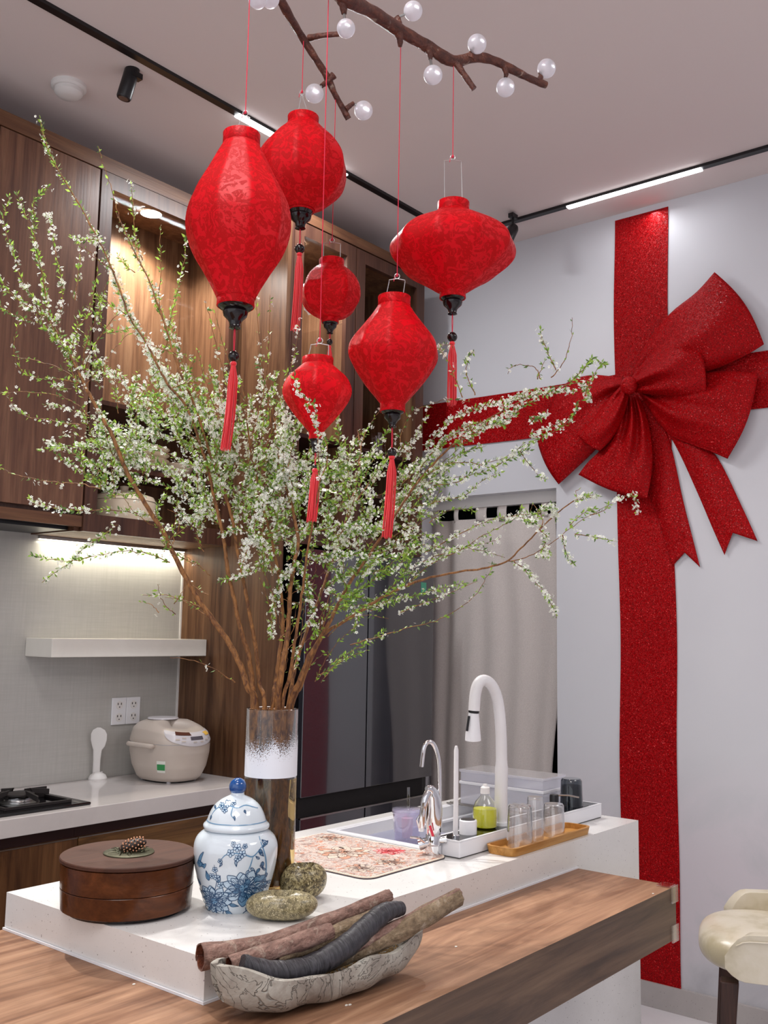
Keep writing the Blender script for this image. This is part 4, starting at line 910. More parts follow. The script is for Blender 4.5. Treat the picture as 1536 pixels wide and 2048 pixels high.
# grey dispenser cup + black pump
q = P3(1145, 1632, 1.385); sx_ = min(q[0], DX1-.05); kk = float((np.array([sx_, 1.385, dz])-CC) @ CM[2])/F_PX; zq = lambda y: float(at(1130, y, 'y', 1.385)[2])
t = thing('grey_mug', (sx_, 1.388, dz), 'smoky grey upturned cup at the far end of the sink deck', 'cup')
b = MB(); zt_ = zq(1560); b.lathe([(23*kk, dz), (21*kk, zt_-.006), (18*kk, zt_), (0, zt_)], 32, (sx_, 1.388), caps=False); b.build('shell', M['thin_smoke'], t)
b = MB(); b.lathe([(22*kk, dz+.001), (20.2*kk, zt_-.02)], 32, (sx_, 1.388), caps=False); b.build('inner_wall', M['thin_smoke'], t)
q = P3(1102, 1630, 1.385); t = thing('soap_pump', (q[0], 1.375, dz), 'small black pump with a thin dark spout beside the grey cup', 'soap pump')
b = MB(); b.lathe([(.0125, dz), (.0125, dz+.045), (.011, dz+.048)], 20, (q[0], 1.375)); b.build('barrel', M['black'], t)
hp = np.array([q[0], 1.375, dz+.046]); b = MB(); b.tube([hp, hp+RGT*.04+np.array([0, 0, .0]), hp+RGT*.068+np.array([0, 0, -.005])], .0024, 10); b.build('nozzle', M['steel'], t)
boxobj('deck_tray', M['black_gloss'], (q[0]-.03, sx_+.04, DY0+.01, DY1-.01, dz, dz+.0012), d)
# rack over the sink with clear containers
t = thing('sink_rack', (2.58, 1.6, SZ+.006), 'thin steel roll-up rack laid across the far end of the sink', 'rack')
for k in range(9): b = MB(); b.tube([(2.515+.017*k, 1.428, SZ+.0095), (2.515+.017*k, 1.778, SZ+.0095)], .003, 8); b.build('rod', M['steel'], t)
M['milky'] = thin_glass('milky_clear_plastic', (.95, .95, .98, 1), 1.5, .35, (.85, .85, .9, 1))
for k, (za, hh, lab) in enumerate(((SZ+.0127, .058, 'lower'), (SZ+.0795, .026, 'upper'))):
    X_0, X_1, Y_0, Y_1 = 2.525, 2.65, 1.452, 1.735
    t = thing('food_container', ((X_0+X_1)/2, (Y_0+Y_1)/2, za), f'{lab} of the two stacked milky plastic food containers behind the tall faucet', 'container')
    b = MB(); b.box(X_0, X_1, Y_0, Y_0+.002, za, za+hh); b.box(X_0, X_1, Y_1-.002, Y_1, za, za+hh); b.box(X_0, X_0+.002, Y_0+.002, Y_1-.002, za, za+hh); b.box(X_1-.002, X_1, Y_0+.002, Y_1-.002, za, za+hh); b.box(X_0+.002, X_1-.002, Y_0+.002, Y_1-.002, za, za+.002)
    b.build('tub', M['milky'], t, smooth=False)
    b = MB(); z = za+hh; b.box(X_0-.004, X_1+.004, Y_0-.004, Y_1+.004, z, z+.008); b.build('lid', M['milky'] if k else M['white_gloss'], t, smooth=False, bevel=.0015)

M['petal_'] = plain('fallen_petal', (240, 238, 230), .6)
for (x, y) in ((268, 1968), (401, 1971), (693, 2010), (700, 2009), (912, 1893), (1306, 1787)):
    q = at(x, y, 'z', BZ+.001); b = MB(); b.prism([(q[0]+.0022*math.cos(a)*(1.6 if k % 2 else 1), q[1]+.0022*math.sin(a)) for k, a in enumerate(np.linspace(0, 2*pi, 7)[:-1])], XYZ, BZ+.0004, BZ+.0014)
    tag(b.build('fallen_petal', M['petal_']), 'tiny fallen white petal lying on the walnut bar', 'petal', 'fallen petals on the bar')
# ================================================================ KITCHEN RUN
CZ = .86
# hob
t = thing('gas_hob', (1.5, 2.92, CZ), 'black glass gas hob at the left edge of the white worktop', 'hob')
boxobj('glass_top', M['black_gloss'], (1.25, 1.925, 2.745, 3.11, CZ+.0005, CZ+.009), t, bevel=.003)
q = at(150, 1610, 'z', CZ+.0092); boxobj('control_mark', M['steel'], (1.885, 1.90, 2.755, 2.80, CZ+.009, CZ+.0094), t)
hx, hy = 1.765, 2.90
b = MB(); z = CZ+.009; b.lathe([(.062, z), (.062, z+.003), (.05, z+.006)], 36, (hx, hy)); br = b.build('burner_dish', M['steel'], t)
b = MB(); b.lathe([(.042, z+.006), (.044, z+.010), (.044, z+.020), (.040, z+.022)], 36, (hx, hy)); b.build('flame_ring', M['chrome'], br)
b = MB(); b.lathe([(.046, z+.022), (.046, z+.027), (.03, z+.031), (0, z+.032)], 36, (hx, hy), caps=False); b.build('burner_cap', M['iron'], br)
b = MB(); hw = .115
for e in ((-hw, hw, -hw, -hw+.008, .009), (-hw, hw, hw-.008, hw, .009), (-hw, -hw+.008, -hw+.008, hw-.008, .009), (hw-.008, hw, -hw+.008, hw-.008, .009)): b.box(hx+e[0], hx+e[1], hy+e[2], hy+e[3], z, z+e[4])
for dx, dy in ((1, 0), (-1, 0), (0, 1), (0, -1)):
    tgt = lambda s, zz, w_: [(hx+dx*s+dy*w_, hy+dy*s+dx*w_, zz), (hx+dx*s-dy*w_, hy+dy*s-dx*w_, zz)]
    A4 = tgt(.105, z+.012, .003)+tgt(.105, z+.03, .003)+tgt(.035, z+.040, .003)+tgt(.045, z+.024, .003)
    b.add([A4[0], A4[2], A4[4], A4[6], A4[1], A4[3], A4[5], A4[7]], [(0, 1, 2, 3), (7, 6, 5, 4), (0, 4, 5, 1), (1, 5, 6, 2), (2, 6, 7, 3), (3, 7, 4, 0)])
b.box(hx+.035, hx+hw, hy+.028, hy+.032, z, z+.034); b.box(hx-hw, hx-.035, hy+.028, hy+.032, z, z+.034)
b.build('pan_support', M['iron'], t, smooth=False, bevel=.001)
# paddle in its stand
q = at(195, 1562, 'z', CZ); pq = away(q, .034); pdd = float((pq-CC) @ CM[2])
t = thing('paddle_stand', (pq[0], pq[1], CZ), 'small white domed stand holding the rice paddle', 'stand')
b = MB(); b.lathe([(.033, CZ), (.034, CZ+.006), (.028, CZ+.018), (.014, CZ+.026), (.0, CZ+.027)], 32, (pq[0], pq[1]), caps=False); b.build('dome', M['white_matt'], t)
b = MB(); b.lathe([(.017, CZ+.022), (.017, CZ+.029), (.012, CZ+.029), (.012, CZ+.026)], 24, (pq[0], pq[1]), caps=False); b.build('socket_ring', M['white_matt'], t)
b = MB(); zb = CZ+.028
def pad(s, w_, th_):  # s px height row, builds cross sections
    pass
rows = [(1550, 8.5, .005, 192), (1520, 8.5, .005, 193.5), (1500, 10, .004, 195), (1492, 15, .003, 197), (1480, 18.5, .0026, 197.5), (1468, 18.5, .0024, 198), (1460, 14, .0022, 198), (1455, 4, .002, 198)]
sec = []
for (y, hw_, th_, cx_) in rows:
    p = atd(cx_, y, pdd); w_ = hw_*pdd/F_PX*.86
    sec.append([p+RGT*w_*math.cos(a)+FWD*th_*math.sin(a) for a in np.linspace(0, 2*pi, 17)[:-1]])
vs = [tuple(v) for r in sec for v in r]; n = 16; fs = [(i*n+k, i*n+(k+1) % n, (i+1)*n+(k+1) % n, (i+1)*n+k) for i in range(len(sec)-1) for k in range(n)]+[tuple(range(n)), tuple(range(len(vs)-n, len(vs)))]
b.add(vs, fs); tag(b.build('rice_paddle', M['white_matt'], org=(pq[0], pq[1], CZ+.03)), 'white rice paddle standing upright in its stand', 'paddle')
# rice cooker
RC = np.array([2.437, 3.0, CZ]); hx_, hy_ = .122, .152
M['cook'] = plain('warm_grey_cooker_shell', (196, 184, 174), .32); M['cook2'] = plain('light_grey_trim', (206, 202, 206), .25)
t = thing('rice_cooker', tuple(RC), 'beige electric rice cooker with a control panel beside the tall unit', 'rice cooker')
cp = [(0, .72), (.01, .80), (.05, .93), (.10, 1.0), (.135, 1.01), (.150, 1.0), (.158, .985), (.185, .93), (.204, .80), (.213, .62), (.216, .3), (.217, 0)]
def cs(a, z, off=0):
    k = lerp_prof([(c[0], c[1]) for c in cp], z); e = 2.7; ca, sa = math.cos(a), math.sin(a)
    r = (abs(ca/(hx_*k+off+1e-5))**e+abs(sa/(hy_*k+off+1e-5))**e)**(-1/e)
    # lid falls away towards the panel (front, -Y)
    zz = z-(.030*max(0, -sa)**1.5*max(0, (z-.14)/.075) if z > .14 else 0)
    return (RC[0]+r*ca, RC[1]+r*sa, CZ+.006+zz)
zs_ = [c[0] for c in cp]
def ring_mesh(z0_, z1_, off=0, n=72, extra=6):
    zz = sorted(set([z0_, z1_]+[z for z in np.linspace(0, .217, 44) if z0_ < z < z1_])); b = MB()
    b.add([cs(2*pi*k/n, z, off) for z in zz for k in range(n)], [(i*n+k, i*n+(k+1) % n, (i+1)*n+(k+1) % n, (i+1)*n+k) for i in range(len(zz)-1) for k in range(n)]); return b
ring_mesh(0, .1345).build('body', M['cook'], t); ring_mesh(.1365, .217).build('lid', M['cook'], t); ring_mesh(.1335, .1375, -.0015).build('seam', M['cook2'], t)
b = MB(); b.add([cs(2*pi*k/60, 0, -.006) for k in range(60)]+[(cs(2*pi*k/60, 0, -.006)[0], cs(2*pi*k/60, 0, -.006)[1], CZ+.003) for k in range(60)], [(k, (k+1) % 60, 60+(k+1) % 60, 60+k) for k in range(60)]+[tuple(range(60, 120))]); b.build('base', M['black'], t)
for dx, dy in ((-1, -1), (1, -1), (1, 1), (-1, 1)):
    b = MB(); b.lathe([(.009, CZ+.0002), (.009, CZ+.009)], 14, (RC[0]+dx*.058, RC[1]+dy*.075)); b.build('foot', M['cook2'], t)
def patch(a0, a1, z0_, z1_, off, nu=20, nv=8, shape=None):
    b = MB(); 
    def f(u, v):
        a = a0+(a1-a0)*u; w_ = shape(u) if shape else 1
        return cs(a, z0_+(z1_-z0_)*(v if not shape else (1-(1-v)*w_)), off)
    b.grid(f, nu, nv); return b
F0 = -pi/2
patch(F0-.86, F0+.86, .128, .200, .0018, 28, 10, lambda u: math.sqrt(max(.02, 1-(2*u-1)**2))).build('panel', M['cook2'], t)
patch(F0-.16, F0+.22, .158, .178, .0028, 8, 4).build('display', plain('lcd_grey', (88, 84, 92), .3), t)
patch(F0-.55, F0-.12, .186, .202, .0036, 10, 4).build('open_latch', plain('brown_latch', (84, 48, 38), .2), t)
patch(F0+.34, F0+.56, .178, .196, .0032, 6, 4).build('start_button', plain('yellow_button', (232, 186, 84), .4), t)
for a, z in ((-.5, .160), (-.36, .150), (-.34, .168), (.34, .152), (.48, .160), (-.05, .143), (.15, .143)):
    patch(F0+a-.05, F0+a+.05, z, z+.007, .0032, 4, 2).build('button', M['cook'], t)
b = MB(); ring = []; 
b.lathe([(.058, CZ+.2215), (.056, CZ+.2265), (.02, CZ+.229), (0, CZ+.229)], 36, (RC[0], RC[1]+.045), caps=False); b.build('steam_cap', M['cook2'], t)
b = MB(); a_ = pi; hp = [np.array(cs(pi+s, .128, .003)) for s in (-.42, .42)]
mid_ = [hp[0]+np.array([-.022, 0, .004]), hp[1]+np.array([-.022, 0, .004])]
b.tube(catmull([hp[0], mid_[0], mid_[1], hp[1]], 5), .0085, 12); b.build('carry_handle', M['cook'], t)
patch(pi+.55, pi+.80, .035, .078, .0012, 5, 5).build('rating_sticker', plain('white_label', (226, 228, 220), .5), t)
patch(pi+.56, pi+.79, .044, .066, .0018, 5, 5).build('green_label', plain('green_label', (46, 140, 76), .5), t)
# sockets
for k in range(2):
    x = 2.347+.066*k; t = thing('wall_socket', (x, YB-.012, 1.05), ('left' if k == 0 else 'right')+' of the two white double wall sockets above the rice cooker', 'socket', 'sockets on the splashback')
    boxobj('plate', M['white_gloss'], (x-.032, x+.032, YB-.020, YB-.0125, 1.052, 1.154), t, bevel=.002)
    for z in (1.080, 1.126):
        b = MB(); b.lathe([(.016, 0), (.016, .0012), (0, .0012)], 24, caps=False); b.v = [(x+v[0], YB-.0202-v[2], z+v[1]) for v in b.v]; sk = b.build('outlet', M['white_matt'], t)
        b = MB(); y = YB-.0222
        b.box(x-.009, x-.006, y, y+.001, z+.001, z+.009); b.box(x+.006, x+.009, y, y+.001, z+.001, z+.009); b.box(x-.002, x+.002, y, y+.001, z-.009, z-.005); b.build('slots', M['dark_void'], sk, smooth=False)

# ================================================================ BAR STOOL
M['leather'] = Mt('cream_leather', rough=.3); _v = M['leather'].coord(); _n = M['leather'].noise(_v, 7, 4, .6); M['leather'].col(M['leather'].ramp(_n, [(.35, srgb(188, 176, 146)), (.5, srgb(214, 204, 182)), (.7, srgb(224, 215, 198))])).bump(M['leather'].noise(_v, 120, 3), .0006, .5); M['leather'] = M['leather'].m
M['stool_leg'] = wood('dark_stool_leg', (40, 24, 20), (62, 38, 30), (80, 50, 40), 'z', .4)
SC = atd(1568, 1900, 2.72); SC[2] = 0; fw = -RGT+FWD*.34; fw /= np.linalg.norm(fw); sdv = np.cross([0, 0, 1], fw)   # sdv: towards the camera side
ZS = .615
t = thing('bar_stool', (SC[0], SC[1], 0), 'cream leather bucket bar stool with dark wooden legs at the right edge', 'stool')
L3 = lambda a, c, z: tuple(SC+fw*a+sdv*c+np.array([0, 0, z]))
def cush(u, v):
    a = 2*pi*u; ph = -pi/2+pi*v; e = .5; cp = abs(math.cos(ph))**.55*(1 if math.cos(ph) >= 0 else -1); sp = math.copysign(abs(math.sin(ph))**.75, math.sin(ph))
    f = abs(math.cos(a))**.7*math.copysign(1, math.cos(a)); g = abs(math.sin(a))**.7*math.copysign(1, math.sin(a))
    return L3(.02+.205*cp*f, .2*cp*g, ZS-.035+.058*sp)
b = MB(); b.grid(cush, 56, 20); b.build('seat', M['leather'], t)
def armtop(s): # s 0 front..1 back
    return ZS+.045+.03*s+.18*max(0, s-.55)/.45
def shell(u, v, off):
    # u along U-shape from one arm front round the back to the other arm front ; v from bottom to top
    a = -2.25+4.5*u  # 0 = back
    R1, R2 = .245+off, .225+off
    x = -R1*math.cos(a)*1.0; y = R2*math.sin(a)
    if abs(a) > pi/2: x = (abs(a)-pi/2)*R1*.95*.9; y = math.copysign(R2, a)
    s = 1-abs(a)/2.25; zt_ = armtop(s); zt_ -= .055*max(0, (.12-s)/.12)**2; zb_ = ZS-.07+.03*max(0, (.1-s)/.1)**2
    return L3(x, y, zb_+(zt_-zb_)*v)
b = MB(); NU, NV = 64, 10
b.grid(lambda u, v: shell(u, v, .024), NU, NV); n0 = len(b.v); b.grid(lambda u, v: shell(u, v, -.014), NU, NV); fs = []
for i in range(NU):
    for j in (0, NV): a, c_ = i*(NV+1)+j, (i+1)*(NV+1)+j; fs.append((a, c_, c_+n0, a+n0))
for i in (0, NU):
    for j in range(NV): a, c_ = i*(NV+1)+j, i*(NV+1)+j+1; fs.append((a, c_, c_+n0, a+n0))
b.f += fs; b.mi += [0]*len(fs); b.build('backrest', M['leather'], t, bevel=.012, seg=4, angle=80)
b = MB(); b.tube([shell(u, .86, .027) for u in np.linspace(.03, .97, 60)], .0022, 6); b.build('piping', M['leather'], t)
b = MB(); b.lathe([(.16, ZS-.10), (.17, ZS-.075)], 32, (SC[0], SC[1])); b.build('seat_base', M['stool_leg'], t)
for sa, sc_ in ((1, 1), (1, -1), (-1, 1), (-1, -1)):
    b = MB(); top = (sa*.145, sc_*.14, ZS-.10); bot = (sa*.185, sc_*.185, 0); w1, w2 = .024, .016
    vs = [L3(top[0]+i*w1, top[1]+j*w1, top[2]) for i, j in ((-1, -1), (1, -1), (1, 1), (-1, 1))]+[L3(bot[0]+i*w2, bot[1]+j*w2, 0.0) for i, j in ((-1, -1), (1, -1), (1, 1), (-1, 1))]
    b.add(vs, [(0, 1, 2, 3), (7, 6, 5, 4), (0, 4, 5, 1), (1, 5, 6, 2), (2, 6, 7, 3), (3, 7, 4, 0)]); b.build('leg', M['stool_leg'], t, smooth=False, bevel=.004)
b = MB(); fr = [L3(i*.17, j*.17, .22) for i, j in ((1, 1), (1, -1), (-1, -1), (-1, 1), (1, 1))]
for i in range(4): b.tube([fr[i], fr[i+1]], .009, 10)
b.build('footrest', M['steel'], t)

# ================================================================ LANTERNS
def zrow(X, Y, px_, y):
    d = ray(px_, y); return EYE+d[2]*math.hypot(X, Y)/math.hypot(d[0], d[1])
def lantern(label, cx, ymid, dep, top, prof, bot, fin, bead, tas, hand, string_top, nside=10, phase=0.0, beadr=10):
    q = atd(cx, ymid, dep); X, Y = q[0], q[1]; K = dep/F_PX; Z = lambda y: zrow(X, Y, cx, y)
    zb = Z(tas[1]); t = thing('silk_lantern', (X, Y, zb), label, 'lantern', 'red silk lanterns hanging over the island')
    def fac(a, u):
        s = ((a+phase) % (2*pi/nside))-pi/nside
        return 1-1.15*(1-math.cos(pi/nside)/math.cos(s))*(math.sin(pi*min(1, max(0, u))))**.4*1.0
    P = catmull([(hw*K, 0, Z(y)) for y, hw in prof], 4); P = [(p[0], p[2]) for p in P]
    b = MB(); b.lathe(P, nside*8, (X, Y), fr=fac, caps=False); body = b.build('silk_body', M['silk'], t, angle=75)
    # ribs under the silk
    (yt0, yt1, rt), (yb0, yb1, rb) = top, bot
    def collar(nm, y0, y1, r):
        z0, z1 = Z(y0), Z(y1); r *= K; b = MB()
        b.lathe([(r, z1), (r*1.015, z1+.001), (r*1.0, (z0+z1)/2), (r*1.015, z0-.001), (r, z0), (r-.0025, z0), (r-.0025, z1), (r, z1)], 48, (X, Y), caps=False); return b.build(nm, M['silk'], t, angle=60)
    collar('top_collar', yt0, yt1, rt); collar('bottom_collar', yb0, yb1, rb)
    # black turned finial
    f0, f1, fr_ = fin; z0, z1 = Z(f0), Z(f1); h = z0-z1; r = fr_*K
    b = MB(); b.lathe([(0, z0+.003), (rb*K*.92, z0+.003), (rb*K*.95, z0), (rb*K*.86, z0-.08*h), (r*.72, z0-.16*h), (r*.78, z0-.25*h), (r*.72, z0-.42*h), (r*.48, z0-.58*h), (r*.36, z0-.70*h), (r*.33, z0-.88*h), (r*.38, z0-.95*h), (r*.2, z1), (0, z1)], 32, (X, Y), caps=False); b.build('finial', M['lacquer'], t)
    zbd = Z(bead); rB = beadr*K; ztt = Z(tas[0])
    b = MB(); 
    for s in (-1, 1): b.tube([(X+s*.0008, Y, z1+.002), (X+s*.0018, Y, z1-.3*(z1-zbd)), (X+s*.0006, Y, zbd+rB*.8)], .0008, 6)
    b.tube([(X, Y, zbd-rB*.8), (X, Y, ztt)], .001, 6); b.build('tassel_cord', M['red_cord'], t)
    b = MB(); b.sphere((X, Y, zbd), rB, 20, 12); b.build('bead', M['lacquer'], t)
    # tassel
    z0, z1 = ztt, zb; w_ = tas[2]*K; b = MB(); n = 34
    for k in range(n):
        a = 2.39996*k; rr = w_*math.sqrt((k+.5)/n); L = z0-z1-random.uniform(0, .006)
        sx, sy = tas[3]*K, 0
        pts = []
        for i in range(6):
            u = i/5; e = rr*(.35+.65*min(1, u*6))*(1+.18*u); sw = (RGT*tas[3]*K)*u*u
            pts.append((X+e*math.cos(a)+sw[0]+.0006*math.sin(k+5*u), Y+e*math.sin(a)+sw[1], z0-L*u))
        b.tube(pts, [.0007]+[.00105]*4+[.0008], 4)
    b.sphere((X, Y, z0-.001), w_*.75, 12, 8, (1, 1, .8)); b.build('tassel', M['tassel'], t)
    # wire handle, ring, string
    y0, y1, hw0, hw1, hx = hand; za, zc_ = Z(y0), Z(y1); dx = RGT*hx*K
    A, B_ = np.array([X, Y, 0])-RGT*hw0*K, np.array([X, Y, 0])+RGT*hw0*K; A1, B1 = np.array([X, Y, 0])-RGT*hw1*K+dx, np.array([X, Y, 0])+RGT*hw1*K+dx; T_ = np.array([X, Y, 0])+dx
    zl_ = Z(yt1)
    b = MB(); b.tube([A+[0, 0, zl_], A+[0, 0, za-.001], A1+[0, 0, zc_-.004], A1+[0, 0, zc_], T_+[0, 0, zc_+.003], B1+[0, 0, zc_], B1+[0, 0, zc_-.004], B_+[0, 0, za-.001], B_+[0, 0, zl_]], .0009, 6)
    rg = .0055; b.tube([T_+[rg*math.sin(a)*RGT[0], rg*math.sin(a)*RGT[1], zc_+.003+rg-rg*math.cos(a)] for a in np.linspace(0, 2*pi, 17)], .0009, 6, caps=False)
    b.build('wire_handle', M['wire'], t)
    zs = Z(string_top) if string_top > -900 else ZC-.002
    b = MB(); b.tube([T_+[0, 0, zc_+.012], T_+[0, 0, (zs+zc_)/2], T_+[0, 0, zs]], .00095, 6)
    kn = T_+[0, 0, zc_+.011]; b.sphere(tuple(kn), .0028, 8, 6, (1, 1, 1.5)); b.tube([kn, kn+RGT*-.006+[0, 0, -.006], kn+RGT*-.007+[0, 0, -.014]], .0009, 5)
    b.build('hanging_string', M['red_cord'], t)
    return t
lantern('tall red brocade lantern, longest of all, drop-shaped, hanging nearest the left cabinets', 477, 450, 1.95, (268, 290, 37), [(288, 36), (312, 50), (350, 70), (400, 97), (440, 106.5), (475, 103), (510, 90), (545, 68), (575, 50), (598, 38)], (592, 614, 37), (614, 659, 32), 713, (727, 903, 9, -10), (268, 234, 14, 9, 6), -70, 10, .2, 11)
lantern('big round red lantern half hidden behind the tall drop-shaped one', 604, 330, 2.3, (234, 250, 31), [(248, 31), (262, 44), (285, 68), (315, 87), (345, 91), (375, 84), (397, 66), (412, 42), (420, 28)], (416, 424, 26), (423, 459, 28), 498, (508, 663, 8, -5), (236, 192, 13, 2, -4), 82, 10, 0)
lantern('small squat red lantern in front of the lit glass cabinet', 662, 580, 2.40, (520, 536, 25), [(533, 25), (542, 38), (558, 52), (578, 60), (600, 60), (618, 50), (632, 32), (638, 16)], (634, 646, 17), (645, 668, 17), 684, (693, 790, 5, 0), (524, 487, 17, 17, 0), 182, 8, .3, 6)
lantern('small onion-shaped red lantern, lowest of the group', 634, 790, 1.90, (716, 732, 31), [(730, 31), (740, 44), (755, 60), (775, 69), (792, 68), (812, 58), (838, 38), (858, 20), (866, 14)], (862, 879, 14), (879, 906, 14), 934, (940, 1045, 9, -5), (718, 690, 21, 18, 3), -50, 8, .1, 4.5)
lantern('diamond-shaped red lantern with pleated lower half, hanging in the middle', 787, 700, 2.1, (594, 612, 32.5), [(610, 31), (632, 46), (656, 65), (680, 84), (697, 91.5), (718, 91), (745, 76), (772, 56), (795, 36), (808, 25)], (806, 824, 25), (823, 856, 22), 905, (914, 1078, 9, -8), (594, 560, 17, 16, 5), 92, 10, .05, 9.5)
lantern('wide flat red lantern, saucer-shaped, hanging in front of the pale wall', 906, 500, 2.2, (406, 426, 32), [(424, 33), (436, 50), (452, 84), (470, 110), (488, 125), (504, 127), (520, 120), (540, 99), (560, 66), (578, 38), (586, 26)], (584, 597, 26), (596, 630, 25), 674, (686, 812, 8, 0), (410, 322, 18, 17, -2), 130, 10, .25, 10)

# ================================================================ BRANCH CHANDELIER
M['branch'] = bark_mat('chandelier_branch', (58, 26, 20), (92, 46, 34), (128, 74, 54))
M['branch'].node_tree.nodes['Principled BSDF'].inputs['Roughness'].default_value = .35
def globe_mat():
    m = Mt('frosted_globe', srgb(236, 232, 240), .3, Transmission_Weight=.7); m.b.inputs['Emission Color'].default_value = (1, .98, 1, 1); m.b.inputs['Emission Strength'].default_value = .03; return m.m
M['globe'] = globe_mat()
t = thing('branch_chandelier', tuple(atd(720, -90, 2.2)), 'brown branch-shaped ceiling light with small frosted glass globes', 'chandelier')
def adj(x, d): return d+(.055 if (x >= 780 or (d >= 2.3 and x < 740)) else .03 if 735 < x < 780 else 0)
def brn(name, pts, rad):
    pts = [(x, y, adj(x, d)) for x, y, d in pts]
    P = catmull([atd(*p) for p in pts], 6); m = len(P); rr = [float(np.interp(i/(m-1), np.linspace(0, 1, len(rad)), rad))*(1+.05*math.sin(i*1.7)+.04*math.sin(i*.6+1)) for i in range(m)]
    b = MB(); b.tube(P, rr, 14); return b.build(name, M['branch'], t, angle=80)
brn('branch', [(470, -150, 2.15), (540, -40, 2.2), (573, 22, 2.25), (600, 68, 2.3), (628, 112, 2.34), (655, 155, 2.38), (668, 185, 2.4), (684, 214, 2.42), (697, 238, 2.43)], [.014, .011, .010, .0095, .0085, .0095, .0075, .007, .0085])
brn('branch', [(600, -130, 2.05), (640, -60, 1.98), (690, -5, 2.0), (740, 22, 2.05), (795, 58, 2.1), (850, 90, 2.15), (905, 122, 2.2), (950, 114, 2.22), (990, 122, 2.24), (1030, 142, 2.26), (1062, 158, 2.28), (1092, 170, 2.3)], [.02, .018, .016, .0145, .0145, .0135, .0135, .012, .010, .0095, .008, .0085])
brn('branch', [(470, -150, 2.15), (500, -70, 2.02), (492, -55, 1.96)], [.012, .009, .007]); brn('branch', [(470, -150, 2.15), (540, -170, 2.1), (600, -130, 2.05)], [.014, .018, .02])
for pts, rad in (([(618, 76, 2.33), (645, 71, 2.31), (678, 68, 2.31)], [.008, .0065, .006]), ([(668, 150, 2.38), (652, 165, 2.38), (643, 172, 2.37)], [.009, .007, .005]), ([(692, 218, 2.42), (702, 210, 2.42), (708, 206, 2.42)], [.007, .006, .005]),
                 ([(796, 60, 2.1), (800, 78, 2.1), (800, 93, 2.1)], [.013, .008, .004]), ([(795, 55, 2.1), (797, 42, 2.1), (793, 34, 2.1)], [.012, .007, .006]), ([(856, 92, 2.15), (860, 108, 2.15), (861, 119, 2.15)], [.012, .007, .004]),
                 ([(908, 120, 2.2), (925, 145, 2.2), (948, 178, 2.2)], [.0095, .0075, .0065]), ([(940, 118, 2.21), (944, 106, 2.21), (944, 99, 2.2)], [.010, .008, .004]), ([(1008, 130, 2.25), (1012, 145, 2.25), (1011, 155, 2.25)], [.010, .007, .004]),
                 ([(1078, 162, 2.29), (1082, 152, 2.29), (1080, 145, 2.29)], [.008, .006, .005]), ([(680, -8, 2.0), (686, 10, 2.0), (688, 28, 2.0)], [.014, .009, .005]), ([(500, -70, 2.02), (512, -40, 2.02), (518, -26, 2.02)], [.008, .006, .004])):
    brn('twig', pts, rad)
for (x, y, d, sx, sy, r) in ((692, 57, 2.0, 688, 26, 18.5), (826, 22, 2.1, 797, 34, 19), (866, 150, 2.15, 861, 119, 19), (954, 88, 2.2, 944, 99, 19), (1011, 175, 2.25, 1011, 155, 18.5), (1093, 137, 2.29, 1080, 146, 18.5), (629, 187, 2.37, 643, 172, 18.5), (727, 221, 2.42, 708, 207, 18.5), (515, -2, 2.02, 518, -26, 19), (540, -3, 2.05, 530, -24, 19)):
    d = adj(x, d); c = atd(x, y, d); s_ = atd(sx, sy, d); b = MB(); b.sphere(tuple(c), r*d/F_PX, 24, 14); g = b.build('globe', M['globe'], t)
    b = MB(); b.tube([s_, s_+(c-s_)*.55], .003, 8); b.build('lamp_holder', M['steel'], g)
b = MB(); b.tube([atd(560, -165, 2.1), np.array([*atd(560, -165, 2.1)[:2], ZC-.002])], .006, 10); b.build('ceiling_rod', M['black'], t)

# ================================================================ WALL RIBBON AND BOW
XR = XW-.001
def strip(name, label, ys, zs_, axis):
    t_ = .0025; b = MB()
    if axis == 'v':
        n = 60
        def f(u, v, s):
            z = zs_[0]+(zs_[1]-zs_[0])*u; wob = .004*math.sin(z*3.1)+.003*math.sin(z*7+1); return (XR-.001-(t_+.0015*math.sin(z*5)**2 if s else 0), ys[0]+(ys[1]-ys[0])*v+wob, z)
    else:
        n = 60
        def f(u, v, s):
            y = ys[0]+(ys[1]-ys[0])*u; wob = .003*math.sin(y*5); return (XR-.001-(t_+.0035 if s else .003), y, zs_[0]+(zs_[1]-zs_[0])*v+wob)
    b.grid(lambda u, v: f(u, v, 1), n, 4); k = len(b.v); b.grid(lambda u, v: f(u, v, 0), n, 4); fs = []
    for i in range(n):
        for j in (0, 4): a, c_ = i*5+j, (i+1)*5+j; fs.append((a, c_, c_+k, a+k))
    for i in (0, n):
        for j in range(4): a, c_ = i*5+j, i*5+j+1; fs.append((a, c_, c_+k, a+k))
    b.f += fs; b.mi += [0]*len(fs); return tag(b.build(name, M['glitter'], smooth=False, org=(XR-.002, (ys[0]+ys[1])/2, zs_[0])), label, 'ribbon')
strip('wall_ribbon', 'wide red glitter ribbon running from ceiling to floor on the pale wall', (1.577, 1.817), (.002, 3.208), 'v')
strip('wall_ribbon', 'horizontal red glitter ribbon crossing the pale wall behind the bow', (.2, 2.92), (2.299, 2.523), 'h')
bow = thing('wall_bow', (XR-.01, 1.76, 2.45), 'huge red glitter bow with two notched tails fixed where the ribbons cross', 'bow')
def poly_at(P, u):
    P = [np.array(p, float) for p in P]; L = [0]
    for a, c_ in zip(P, P[1:]): L.append(L[-1]+np.linalg.norm(c_-a))
    s = u*L[-1]
    for i in range(len(P)-1):
        if s <= L[i+1]+1e-9: k = (s-L[i])/(L[i+1]-L[i]+1e-9); return P[i]*(1-k)+P[i+1]*k
    return P[-1]
